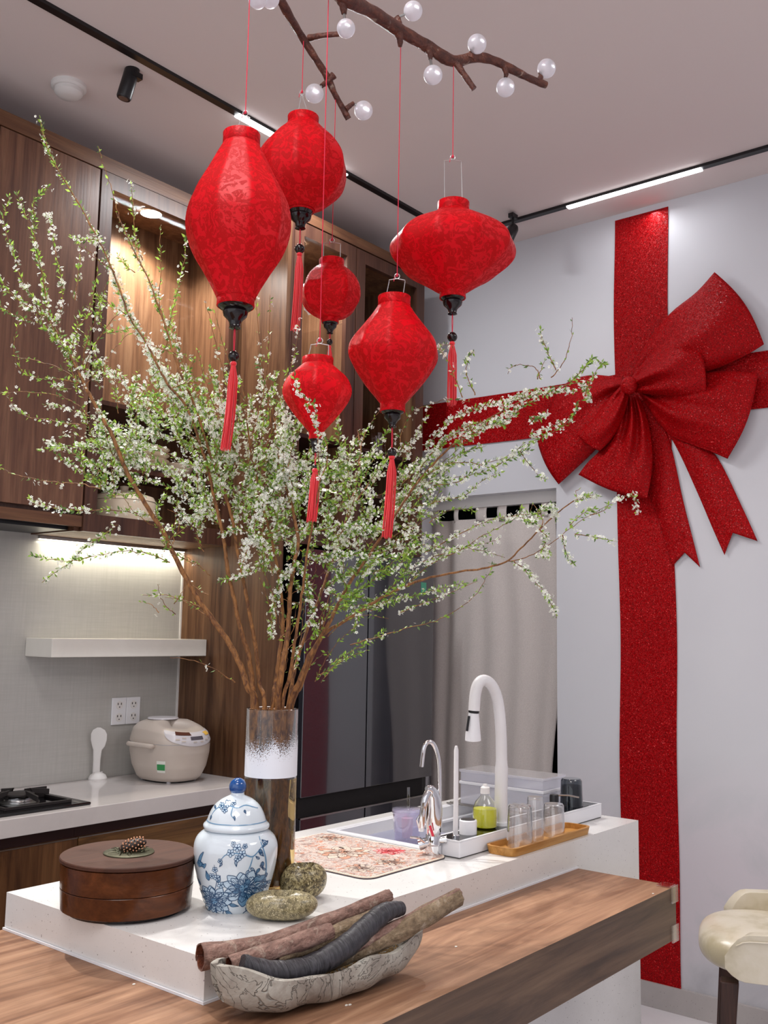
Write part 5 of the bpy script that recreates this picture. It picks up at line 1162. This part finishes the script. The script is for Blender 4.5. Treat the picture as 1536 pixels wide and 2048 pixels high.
def loop(name, Lf, Rt, base, puff, pleats, pa, endc=None, back=True, seed=0, lift=.02):
    Lc = [p[:2] for p in catmull([(a, c_, 0) for a, c_ in Lf], 4)]; Rc = [p[:2] for p in catmull([(a, c_, 0) for a, c_ in Rt], 4)]
    def f(u, v, side):
        p = poly_at(Lc, u)*(1-v)+poly_at(Rc, u)*v
        if endc is not None: p = p+np.array(endc)*((1-abs(2*v-1)) if name == 'tail' else math.sin(pi*v))*max(0, (u-.6)/.4)**(3 if name == 'tail' else 1.5)
        cr = math.sin(pi*v)
        h = base+lift*u*(1-u*.3)
        if side:
            h += puff*(cr**.6)*(math.sin(pi*min(1, u*.93+.03))**.8)+.008*cr
            h += 1.7*pa*math.cos(2*pi*pleats*v+seed)*(1-u)**1.2*cr*min(1, u*8)+.007*math.sin(9*u+4*v+seed)*u*cr
        return tuple(at(p[0], p[1], 'x', XR-max(h, .006)))
    NU, NV = 36, 44; b = MB(); b.grid(lambda u, v: f(u, v, 1), NU, NV)
    if back:
        k = len(b.v); b.grid(lambda u, v: f(u, v, 0), NU, NV); fs = []
        for i in range(NU):
            for j in (0, NV): a, c_ = i*(NV+1)+j, (i+1)*(NV+1)+j; fs.append((a, c_, c_+k, a+k))
        b.f += fs; b.mi += [0]*len(fs)
    o = b.build(name, M['glitter'], bow, angle=180)
    s = o.modifiers.new('t', 'SOLIDIFY'); s.thickness = .002; return o
loop('tail', [(1262, 790), (1275, 850), (1290, 960), (1318, 1040), (1345, 1132)], [(1300, 790), (1340, 885), (1366, 1000), (1385, 1075), (1400, 1134)], .006, .008, 0, 0, (-3, -28), seed=1, lift=.004)
loop('tail', [(1290, 800), (1348, 885), (1393, 980), (1425, 1055), (1449, 1109)], [(1330, 800), (1390, 880), (1433, 912), (1480, 1005), (1515, 1082)], .006, .012, 0, 0, (-17, -30), seed=2, lift=.006)
loop('back_loop', [(1262, 752), (1290, 690), (1340, 627), (1392, 585), (1429, 544)], [(1300, 765), (1360, 752), (1421, 741), (1492, 710), (1528, 688)], .035, .085, 2, .018, (10, -10), seed=.5, lift=.02)
loop('back_loop', [(1270, 770), (1330, 755), (1416, 744), (1470, 742), (1516, 747)], [(1280, 790), (1331, 862), (1382, 888), (1420, 902), (1455, 917)], .030, .06, 2.5, .016, (10, 6), seed=1.5, lift=.02)
loop('back_loop', [(1245, 756), (1180, 750), (1125, 772), (1090, 835), (1075, 884)], [(1250, 790), (1222, 850), (1196, 893), (1150, 938), (1117, 968)], .030, .05, 2, .016, (-4, 4), seed=2.5, lift=.018)
loop('lower_loop', [(1246, 790), (1226, 850), (1201, 898), (1175, 925), (1157, 949)], [(1276, 790), (1296, 840), (1305, 900), (1303, 950), (1294, 997)], .045, .05, 3, .022, (0, 9), seed=3.1, lift=.028)
loop('front_loop', [(1243, 770), (1215, 800), (1185, 838), (1165, 858), (1153, 868)], [(1258, 788), (1250, 827), (1234, 862), (1216, 886), (1199, 902)], .085, .045, 1.5, .018, (-2, 4), seed=.3, lift=.03)
loop('front_loop', [(1264, 752), (1298, 712), (1340, 675), (1365, 662), (1385, 655)], [(1268, 784), (1310, 790), (1363, 795), (1390, 790), (1412, 784)], .080, .075, 2, .022, (9, 2), seed=1.0, lift=.03)
b = MB(); kc = at(1258, 771, 'x', XR-.12)
b.sphere(tuple(kc), .036, 20, 14, (.8, 1, 1.05)); kk_ = b.build('knot', M['glitter'], bow)

# ================================================================ FLOWERING BRANCHES
random.seed(11); rng = np.random.default_rng(11)
NS = 9; VA = math.atan2(RGT[1], RGT[0])
class Br:
    def __init__(s, label, rim, zdir):
        s.label = label; s.wood = MB(); s.fl = []; s.lf = []; s.n = 0
BR = {}
def rimpt(px_, off_d):  # a point on the plane of the vase rim
    return atd(px_, 1417, vd+off_d)
def addpath(S_, pts3, r0, r1, fd, ld, spread=.008, sides=6, depthj=0):
    """wood tube + blossoms and leaves scattered along it (fd, ld per metre)"""
    P = catmull(pts3, 5) if len(pts3) > 2 else [np.array(p) for p in pts3]
    m = len(P); r = [r0+(r1-r0)*(i/(m-1))**.5 for i in range(m)]
    P = [p+rng.normal(0, .0009 if r0 < .0025 else .0005, 3) if 0 < i < m-1 else p for i, p in enumerate(P)]
    S_.wood.tube(P, r, sides, caps=True)
    seg = [np.linalg.norm(P[i+1]-P[i]) for i in range(m-1)]; L = sum(seg); cum = np.cumsum([0]+seg)
    def sample(n):
        out = []
        for _ in range(n):
            s = random.random()*L; i = min(m-2, int(np.searchsorted(cum, s))-1 if s > 0 else 0); i = max(i, 0); k = (s-cum[i])/(seg[i]+1e-9)
            out.append((P[i]*(1-k)+P[i+1]*k, (P[i+1]-P[i])/(seg[i]+1e-9)))
        return out
    nf, nl = int(fd*1.2*L+random.random()), int(ld*1.35*L+random.random())
    # blossoms sit in little clusters
    while nf > 0:
        k = min(nf, random.choice((1, 2, 3, 4, 5))); nf -= k
        (p, T), = sample(1); d0 = rng.normal(0, 1, 3); d0 /= np.linalg.norm(d0); c = p+d0*spread*.6
        for _ in range(k): S_.fl.append((c+rng.normal(0, spread*.45, 3), d0+rng.normal(0, .5, 3)))
    for p, T in sample(nl):
        d0 = rng.normal(0, 1, 3); d0 /= np.linalg.norm(d0); S_.lf.append((p+d0*.001, T*random.uniform(.2, 1.1)+d0*.75))
    return P
def px2(L, d0, d1):
    n = len(L); return [atd(x, y, d0+(d1-d0)*i/(n-1)) for i, (x, y) in enumerate(L)]
def bottom_path(rim, a, r):  # inside the vase
    C = np.array([VX, VY, 0]); rr = rim.copy(); v = rr[:2]-C[:2]; L = np.linalg.norm(v); mx = VR-.013
    if L > mx: rr[:2] = C[:2]+v*mx/L
    bt = np.array([VX+r*math.cos(a), VY+r*math.sin(a), SZ+.024]); return [bt, bt*.6+rr*.4+np.array([.003*math.cos(a*3), .003, 0]), rr]
def stem(key, label, rimx, doff, a, L, d0, d1, r0, r1, fd=0, ld=0):
    S_ = Br(label, None, None); BR[key] = S_; rim = rimpt(rimx, doff); bp = bottom_path(rim, a, .030)
    S_.P = addpath(S_, bp+px2(L, d0, d1), r0, r1, 0, 0, sides=9); S_.wood.tube(catmull(bp, 4), [r0*1.25]*4+[r0*1.15]*4+[r0], 9)
    S_.fl, S_.lf = [], []
    if fd or ld: addpath(S_, px2(L, d0, d1)[-max(3, len(L)*2//3):], r1*1.2, r1*.7, fd, ld)
    return S_
def tw(key, L, d0, d1, fd, ld, r0=.0014, r1=.0005, spread=.008): return addpath(BR[key], px2(L, d0, d1), r0, r1, fd, ld, spread, 5)

s1 = stem('left', 'flowering branch reaching furthest left and up along the cabinet doors', 500, -.01, 2.6, [(495, 1375), (480, 1330), (457, 1285), (425, 1240), (390, 1188), (350, 1115), (325, 1062), (295, 1015), (271, 975), (250, 936), (224, 871), (198, 825), (178, 788), (160, 752), (141, 715), (122, 682), (108, 655)], 1.97, 2.06, .0085, .003)
for L in ([(250, 936), (224, 871), (200, 825), (178, 790), (150, 735), (122, 686), (100, 640)],): tw('left', L, 2.03, 2.06, 60, 90)
s2 = stem('long', 'longest, densely blossomed branch rising to the left cornice', 506, .012, 2.0, [(504, 1360), (497, 1310), (482, 1262), (472, 1215), (456, 1140), (450, 1100), (442, 1050), (428, 995), (415, 935), (402, 895), (388, 850), (368, 806), (338, 772), (315, 730), (290, 680), (262, 640), (245, 595), (225, 540), (205, 495), (185, 458), (160, 412), (130, 362), (112, 332), (98, 305), (87, 268), (80, 240)], 2.0, 2.13, .0078, .0006)
tw('long', [(388, 850), (368, 806), (338, 772), (315, 730), (290, 680)], 2.08, 2.09, 3000, 500, .0018, .0014, .012)
tw('long', [(290, 680), (262, 640), (245, 595), (225, 540)], 2.09, 2.10, 1900, 400, .0014, .0011, .010); tw('long', [(225, 540), (205, 495), (185, 458)], 2.10, 2.11, 420, 320); tw('long', [(185, 458), (160, 412), (130, 362), (112, 332)], 2.11, 2.12, 90, 190); tw('long', [(112, 332), (98, 305), (87, 268), (80, 238)], 2.12, 2.13, 200, 420)
s3 = stem('lit', 'branch rising past the lit glass cabinet beside the tall lantern', 530, .0, 1.2, [(520, 1370), (512, 1300), (498, 1220), (480, 1130), (462, 1030), (440, 960), (420, 905), (402, 850), (385, 800), (360, 745), (345, 700), (330, 650), (312, 600), (298, 560), (280, 525), (262, 490), (245, 452), (232, 425)], 2.0, 2.16, .0065, .001)
tw('lit', [(345, 700), (330, 650), (312, 600), (298, 560), (280, 525), (262, 490), (245, 452)], 2.13, 2.16, 330, 420)
tw('lit', [(240, 445), (235, 420), (226, 390), (215, 355), (205, 325), (196, 292)], 2.16, 2.17, 15, 60); tw('lit', [(285, 520), (272, 480), (268, 440), (266, 400), (262, 368)], 2.15, 2.16, 160, 190)
tw('lit', [(330, 700), (338, 650), (350, 600), (368, 520), (372, 470)], 2.13, 2.15, 80, 260); tw('lit', [(330, 650), (318, 600), (322, 540), (320, 480), (322, 450)], 2.13, 2.15, 60, 120)
tw('lit', [(270, 545), (250, 530), (235, 510)], 2.15, 2.15, 120, 300); tw('lit', [(385, 800), (370, 740), (352, 690), (340, 640)], 2.10, 2.12, 420, 260)
s4 = stem('mid_left', 'upright branch behind the long red tassel of the tall lantern', 545, .02, 1.4, [(552, 1360), (560, 1300), (566, 1240), (560, 1170), (545, 1090), (525, 1010), (510, 940), (498, 880), (492, 820), (486, 770)], 2.02, 2.14, .0075, .0015)
s5 = stem('center', 'thick central branch standing straight up under the low onion-shaped lantern', 556, -.012, .2, [(562, 1350), (572, 1290), (577, 1245), (580, 1190), (588, 1130), (596, 1080), (585, 1020), (568, 960), (556, 900), (550, 850), (545, 815)], 1.96, 2.1, .0098, .0018)
s6 = stem('front', 'branch curving in front of the low onion-shaped lantern', 572, -.02, 5.6, [(580, 1350), (592, 1270), (604, 1190), (614, 1110), (628, 1030), (640, 960)], 1.94, 1.86, .0065, .0015)
s7 = stem('right', 'branch sweeping right and upward across the red ribbon', 585, .0, 4.6, [(598, 1365), (615, 1320), (635, 1285), (655, 1252), (675, 1212), (700, 1165), (735, 1115), (768, 1065), (800, 1015), (835, 965), (870, 925), (905, 890), (950, 855), (1000, 825), (1060, 795), (1110, 775), (1160, 765)], 1.98, 2.2, .0075, .0012)
s8 = stem('low_right', 'long low branch reaching right in front of the doorway curtain', 588, .016, 4.0, [(602, 1370), (625, 1312), (648, 1268), (680, 1248), (715, 1226), (760, 1198), (810, 1172), (860, 1155), (910, 1145), (965, 1137), (1012, 1124), (1040, 1098), (1078, 1060), (1110, 1030), (1150, 1000), (1182, 995)], 2.0, 2.25, .0065, .0012)
s9 = stem('inner_right', 'branch rising between the onion-shaped and the diamond-shaped lantern', 576, .026, 3.2, [(585, 1360), (600, 1300), (622, 1240), (648, 1170), (672, 1100), (695, 1030), (712, 970), (722, 910), (715, 860)], 2.03, 2.28, .007, .0014)

# --- shoots read from the photograph, (polyline, depth0, depth1, blossoms/m, leaves/m)
for L, f, l in (([(112, 670), (92, 632), (70, 600), (47, 565), (31, 520), (14, 470), (7, 440), (12, 415), (20, 392)], 200, 220), ([(104, 650), (94, 605), (84, 548), (70, 490), (58, 445), (48, 425), (32, 384)], 210, 200),
                ([(108, 650), (125, 600), (124, 560), (117, 532), (108, 490), (100, 455), (90, 420)], 420, 160), ([(94, 610), (84, 548), (70, 478), (68, 440), (68, 405), (84, 386), (96, 372)], 90, 330), ([(102, 640), (60, 615), (25, 590), (0, 560), (-25, 540)], 260, 200),
                ([(125, 690), (95, 660), (60, 640), (20, 625), (-15, 600)], 200, 240), ([(115, 680), (80, 640), (40, 600), (10, 580), (-10, 560)], 120, 260), ([(150, 600), (155, 560), (160, 520), (162, 500)], 150, 100), ([(140, 715), (152, 660), (178, 620), (192, 560), (200, 520)], 60, 120),
                ([(164, 745), (172, 690), (190, 640), (205, 600), (212, 560)], 90, 100), ([(166, 750), (185, 700), (215, 650), (240, 625)], 180, 80), ([(170, 780), (190, 745), (215, 715), (245, 680), (272, 660)], 110, 60),
                ([(158, 765), (128, 742), (90, 726), (55, 718), (34, 714), (28, 700), (31, 668), (38, 640)], 10, 90), ([(165, 768), (120, 758), (80, 756), (50, 748), (36, 728)], 110, 220), ([(178, 832), (150, 806), (118, 792), (80, 786), (40, 784), (0, 787), (-20, 788)], 10, 90),
                ([(160, 850), (110, 842), (70, 836), (40, 826), (22, 804), (15, 775)], 160, 130), ([(200, 978), (160, 968), (110, 965), (60, 956), (20, 945), (-10, 930)], 70, 70), ([(300, 1030), (250, 1022), (190, 1020), (140, 1020), (90, 1012), (58, 998)], 420, 230),
                ([(340, 1125), (300, 1108), (255, 1102), (210, 1108), (175, 1116), (140, 1122), (90, 1118), (60, 1108)], 90, 330), ([(235, 1050), (200, 1075), (165, 1098), (140, 1125), (110, 1145), (84, 1165)], 420, 330), ([(400, 1215), (360, 1198), (325, 1190), (285, 1190)], 20, 140), ([(470, 1365), (425, 1335), (380, 1320), (340, 1315)], 30, 20),
                ([(430, 1245), (395, 1218), (360, 1200), (330, 1195)], 0, 20), ([(205, 900), (182, 870), (172, 820), (165, 780)], 20, 60), ([(262, 960), (235, 930), (215, 880), (205, 830), (198, 800)], 200, 120), ([(200, 940), (178, 960), (165, 930), (160, 905)], 20, 480)):
    tw('left', L, 2.04, 2.0+random.uniform(-.02, .1), f, l)
for L, f, l in (([(268, 640), (240, 622), (215, 605), (196, 590)], 220, 240), ([(230, 545), (205, 525), (180, 505), (158, 492)], 120, 60), ([(200, 480), (180, 478), (155, 480), (145, 472)], 300, 300), ([(345, 775), (395, 760), (430, 745)], 200, 200), ([(300, 690), (345, 705), (385, 720)], 220, 120),
                ([(400, 900), (360, 880), (310, 870), (260, 855), (220, 845), (190, 820)], 500, 330), ([(415, 940), (370, 925), (320, 900), (270, 890), (230, 880)], 600, 300), ([(430, 1000), (390, 960), (350, 940), (300, 930), (250, 925)], 550, 260), ([(395, 880), (350, 850), (310, 820), (270, 800), (240, 790)], 300, 330), ([(440, 1050), (400, 1020), (360, 985), (310, 965), (270, 960)], 520, 320)):
    tw('long', L, 2.06, 1.98+random.uniform(0, .12), f, l)
# upright sprays in the middle
for k, (x0_, y0_, x1_, y1_, f, l, key) in enumerate([(480, 860, 410, 600, 50, 70, 'mid_left'), (486, 800, 428, 620, 20, 50, 'mid_left'), (500, 900, 540, 590, 60, 60, 'mid_left'), (470, 900, 395, 700, 30, 90, 'mid_left'), (510, 930, 520, 720, 380, 240, 'mid_left'), (470, 930, 455, 735, 420, 260, 'mid_left'), (440, 950, 430, 780, 340, 300, 'long'),
        (420, 960, 400, 770, 260, 330, 'long'), (530, 900, 600, 640, 160, 60, 'center'), (545, 860, 510, 560, 60, 60, 'center'), (556, 960, 575, 740, 300, 150, 'center'), (540, 940, 560, 800, 500, 300, 'center'), (530, 1000, 520, 830, 520, 300, 'center'),
        (600, 1050, 560, 870, 480, 280, 'center'), (612, 1060, 610, 900, 420, 260, 'center'), (640, 1000, 650, 880, 260, 200, 'inner_right'), (700, 1000, 690, 880, 260, 240, 'inner_right'), (720, 930, 760, 820, 160, 140, 'inner_right'), (690, 1060, 760, 900, 320, 200, 'inner_right'), (715, 1000, 800, 860, 200, 120, 'inner_right')]):
    bx_ = random.uniform(-14, 14); L = [(x0_, y0_), ((x0_*2+x1_)/3+bx_, (y0_*2+y1_)/3), ((x0_+2*x1_)/3+bx_, (y0_+2*y1_)/3), (x1_, y1_)]
    tw(key, L, 2.08, 2.08+random.uniform(0, .12), f, l, .0018, .0005)
tw('center', [(560, 1010), (585, 990), (575, 930), (560, 880), (575, 840), (560, 815)], 2.02, 2.04, 1300, 300, .0016, .0006, .012); tw('center', [(480, 1150), (500, 1080), (520, 1020), (550, 980), (572, 940)], 2.0, 2.03, 1300, 320, .0018, .0006, .012)
tw('front', [(640, 960), (655, 920), (650, 880), (628, 850), (632, 815), (610, 795), (592, 775), (590, 745)], 1.83, 1.79, 260, 150, .0012, .0005, .007)
tw('front', [(640, 960), (636, 900), (634, 850), (622, 828), (612, 812)], 1.84, 1.80, 260, 60, .0012, .0005, .006)
# hanging clumps above the vase
for L, f, l in (([(585, 1130), (565, 1160), (550, 1200), (545, 1240), (540, 1275)], 900, 500), ([(590, 1120), (610, 1150), (618, 1190), (625, 1230), (630, 1265)], 500, 800), ([(600, 1100), (640, 1120), (680, 1150), (700, 1190)], 420, 800), ([(590, 1290), (592, 1315), (598, 1340)], 350, 300), ([(640, 1110), (700, 1110), (760, 1120)], 500, 900), ([(560, 1100), (520, 1130), (490, 1150), (440, 1160)], 320, 420),
                ([(560, 1060), (520, 1070), (480, 1060), (440, 1070)], 380, 420), ([(650, 1180), (690, 1200), (715, 1230), (705, 1265)], 360, 500), ([(590, 1060), (640, 1060), (700, 1050), (760, 1060)], 520, 520)):
    tw('center', L, 1.98, 1.94+random.uniform(0, .1), f, l)
for L, f, l in (([(640, 1180), (690, 1150), (740, 1130), (800, 1110), (850, 1100)], 350, 600), ([(735, 1115), (790, 1095), (850, 1090), (905, 1100), (950, 1092), (1000, 1078)], 360, 180), ([(715, 1226), (770, 1205), (830, 1190), (880, 1178), (930, 1165)], 150, 420), ([(810, 1172), (860, 1130), (920, 1100), (960, 1075), (1005, 1050), (1040, 1030), (1040, 1012)], 120, 220),
                ([(700, 1290), (760, 1272), (820, 1255), (870, 1242), (920, 1215), (955, 1185), (975, 1150), (985, 1125)], 30, 110), ([(660, 1330), (700, 1305), (740, 1280), (770, 1262)], 30, 300), ([(640, 1350), (690, 1318), (735, 1300)], 0, 420), ([(800, 1225), (850, 1205), (900, 1185), (955, 1162)], 190, 160), ([(1015, 1122), (1060, 1112), (1100, 1088), (1140, 1058), (1180, 1030), (1232, 1002)], 60, 30),
                ([(1028, 1122), (1050, 1140), (1075, 1168), (1098, 1198), (1114, 1236)], 720, 220), ([(850, 1105), (905, 1076), (955, 1050), (990, 1038), (1040, 1030), (1075, 1026), (1108, 1008)], 330, 200), ([(1040, 1035), (1070, 1045), (1080, 1020), (1105, 1015), (1110, 1040)], 900, 420), ([(1078, 1060), (1095, 1075), (1085, 1100), (1100, 1110), (1070, 1115)], 500, 260),
                ([(1125, 1070), (1128, 1095), (1140, 1120), (1150, 1128)], 260, 320), ([(1150, 1068), (1190, 1075), (1230, 1082)], 220, 160), ([(1080, 1060), (1085, 1035), (1065, 1010), (1058, 1050)], 120, 60), ([(840, 1125), (880, 1110), (920, 1095), (960, 1100), (1010, 1115)], 420, 120), ([(1155, 1000), (1152, 985), (1162, 975)], 10, 20), ([(1150, 1005), (1175, 992), (1195, 992)], 500, 300), ([(1180, 1030), (1210, 1020), (1218, 1005)], 10, 120),
                ([(1140, 1050), (1150, 1040), (1175, 1022), (1188, 1018)], 60, 320), ([(1232, 1002), (1250, 992), (1265, 990)], 300, 60), ([(1262, 990), (1272, 1000), (1270, 1025)], 260, 80)):
    tw('low_right', L, 2.12, 2.2, f, l)
for L, f, l in (([(768, 1065), (800, 1000), (830, 955), (860, 910), (900, 870), (935, 850)], 420, 300), ([(800, 1015), (840, 940), (880, 890), (930, 860), (980, 850), (1030, 830)], 560, 330), ([(850, 900), (890, 850), (940, 820), (1000, 805), (1060, 785), (1110, 775)], 700, 360), ([(820, 905), (800, 880), (820, 830), (850, 812), (890, 800), (940, 802)], 130, 60),
                ([(840, 960), (890, 930), (940, 925), (985, 935), (1020, 915), (1060, 900)], 380, 260), ([(835, 1000), (870, 970), (915, 965), (960, 930), (1010, 915), (1050, 885)], 300, 240), ([(800, 1030), (845, 975), (900, 958), (960, 945), (1010, 925)], 380, 260), ([(1160, 765), (1170, 775), (1178, 795), (1172, 800)], 900, 420), ([(1158, 800), (1140, 840), (1105, 865), (1060, 885), (1035, 905)], 300, 420), ([(1130, 840), (1090, 860), (1060, 872)], 520, 200),
                ([(1040, 902), (1055, 925), (1072, 945), (1090, 958)], 430, 160), ([(1140, 765), (1165, 740), (1185, 718), (1205, 728), (1212, 732)], 60, 620), ([(1170, 790), (1182, 760), (1196, 735)], 90, 260), ([(1102, 755), (1125, 730), (1138, 695), (1143, 665), (1144, 635)], 0, 20), ([(1112, 740), (1100, 715), (1090, 690), (1083, 675), (1081, 655)], 260, 260),
                ([(1080, 757), (1075, 740), (1060, 732), (1035, 730), (1018, 738), (1016, 748)], 30, 60), ([(1075, 758), (1082, 740), (1090, 720)], 10, 160), ([(925, 795), (910, 755), (895, 720), (882, 700), (880, 690), (905, 690)], 170, 110), ([(950, 790), (935, 755), (934, 725), (942, 708), (950, 704)], 160, 200), ([(1000, 820), (1030, 800), (1080, 790), (1120, 780), (1150, 785)], 620, 330), ([(930, 855), (970, 845), (1010, 850), (1000, 840)], 300, 460), ([(905, 890), (940, 870), (985, 845), (1040, 815), (1080, 800)], 460, 260), ([(1060, 840), (1078, 835), (1092, 828)], 500, 500)):
    tw('right', L, 2.1, 2.16, f, l)
for L, f, l in (([(850, 1010), (890, 1000), (930, 990), (960, 965), (1000, 945)], 420, 260), ([(780, 1080), (830, 1040), (870, 1000), (885, 960)], 150, 120), ([(760, 1100), (820, 1060), (880, 1020)], 100, 100)):
    tw('right', L, 2.13, 2.18, f, l)

# --- finer random shoots filling the body of the bouquet
def fill(key, n, xr, yr, ang, f, l, dd, length=(60, 150)):
    for _ in range(n):
        x, y = random.uniform(*xr), random.uniform(*yr); a = random.gauss(*ang); L_ = random.uniform(*length); c_ = random.gauss(0, .35); P = [(x, y)]
        for i in range(4): x += math.cos(a)*L_/4; y -= math.sin(a)*L_/4; a += c_/2; P.append((x, y))
        d0 = random.uniform(*dd); tw(key, P, d0, d0+random.gauss(0, .04), f*random.uniform(.2, 1.7), l*random.uniform(.4, 1.6), .0011, .0004)
fill('left', 30, (190, 300), (850, 1000), (2.0, .5), 300, 260, (2.0, 2.12)); fill('long', 34, (330, 450), (850, 1080), (1.7, .5), 380, 300, (2.0, 2.15)); fill('mid_left', 34, (420, 540), (850, 1100), (1.5, .5), 380, 300, (2.02, 2.16))
fill('center', 40, (520, 640), (900, 1150), (1.3, .6), 320, 330, (2.0, 2.16)); fill('inner_right', 34, (640, 760), (950, 1150), (1.0, .5), 340, 300, (2.05, 2.2)); fill('right', 18, (760, 860), (920, 1080), (.7, .3), 320, 240, (2.1, 2.2), (70, 160))
fill('low_right', 14, (640, 800), (1130, 1240), (.6, .4), 120, 420, (2.0, 2.15)); fill('left', 12, (120, 210), (640, 800), (1.9, .8), 160, 190, (2.0, 2.1), (40, 110)); fill('long', 22, (230, 420), (760, 900), (2.0, .5), 260, 300, (2.04, 2.14), (40, 100))
fill('left', 14, (290, 420), (1040, 1240), (1.9, .6), 20, 60, (1.98, 2.05), (40, 110)); fill('center', 16, (540, 640), (1150, 1380), (1.3, .5), 10, 60, (1.96, 2.04), (50, 140)); fill('low_right', 8, (600, 680), (1260, 1370), (.9, .3), 0, 60, (2.0, 2.05), (60, 160))

# --- blossom and leaf geometry
def flower_tpl():
    V = []; Fq = []; mi = []
    for k in range(5):
        a = 2*pi*k/5; c, s = math.cos(a), math.sin(a); b0 = len(V)
        for (r, w_, z) in ((.12, 0, 0), (.62, -.36, .14), (1.0, 0, .22), (.62, .36, .14)): V.append((r*c-w_*s, r*s+w_*c, z))
        Fq.append((b0, b0+1, b0+2, b0+3)); mi.append(0)
    b0 = len(V)
    for k in range(4): a = 2*pi*k/4; V.append((.26*math.cos(a), .26*math.sin(a), .10))
    Fq.append((b0, b0+1, b0+2, b0+3)); mi.append(1); return np.array(V), np.array(Fq), np.array(mi)
def leaf_tpl():
    return np.array([(0, 0, 0), (.45, -.2, .06), (1, 0, 0), (.45, .2, .06)], float), np.array([(0, 1, 2, 3)]), np.array([0])
def scatter(tpl, pos, dirs, scale, axis):
    V, Fq, mi = tpl; n = len(pos); D = np.array(dirs, float); D /= np.linalg.norm(D, axis=1)[:, None]+1e-9
    R_ = rng.normal(0, 1, (n, 3)); A = np.cross(D, R_); A /= np.linalg.norm(A, axis=1)[:, None]+1e-9; B_ = np.cross(D, A)
    fr = (A, B_, D) if axis == 'z' else (D, A, B_)
    W = (V[None, :, 0, None]*fr[0][:, None]+V[None, :, 1, None]*fr[1][:, None]+V[None, :, 2, None]*fr[2][:, None])*np.array(scale)[:, None, None]+np.array(pos)[:, None]
    FF = Fq[None]+(np.arange(n)*len(V))[:, None, None]; return W.reshape(-1, 3), FF.reshape(-1, 4), np.tile(mi, n)
nf = nl = 0
for key, S_ in BR.items():
    p0 = S_.P[0]; t = thing('flowering_branch', tuple(p0), S_.label+', standing in the glass vase', 'branch', 'blossoming branches in the vase')
    S_.wood.build('twigs', M['bark'], t, angle=80)
    nf += len(S_.fl); nl += len(S_.lf)
    if S_.fl:
        W, FF, mi = scatter(flower_tpl(), [f[0] for f in S_.fl], [f[1]+np.array([-.15, -.15, .1]) for f in S_.fl], rng.uniform(.0026, .0043, len(S_.fl)), 'z')
        fast_mesh('blossoms', W, FF, [M['petal'], M['eye']], t, mi)['kind'] = 'stuff'
    if S_.lf:
        W, FF, mi = scatter(leaf_tpl(), [f[0] for f in S_.lf], [f[1] for f in S_.lf], rng.uniform(.006, .0135, len(S_.lf)), 'x')
        mi = np.minimum(2, rng.integers(0, 3, len(FF))); fast_mesh('leaves', W, FF, [M['leaf1'], M['leaf2'], M['leaf3']], t, mi)['kind'] = 'stuff'
print('blossoms', nf, 'leaves', nl)
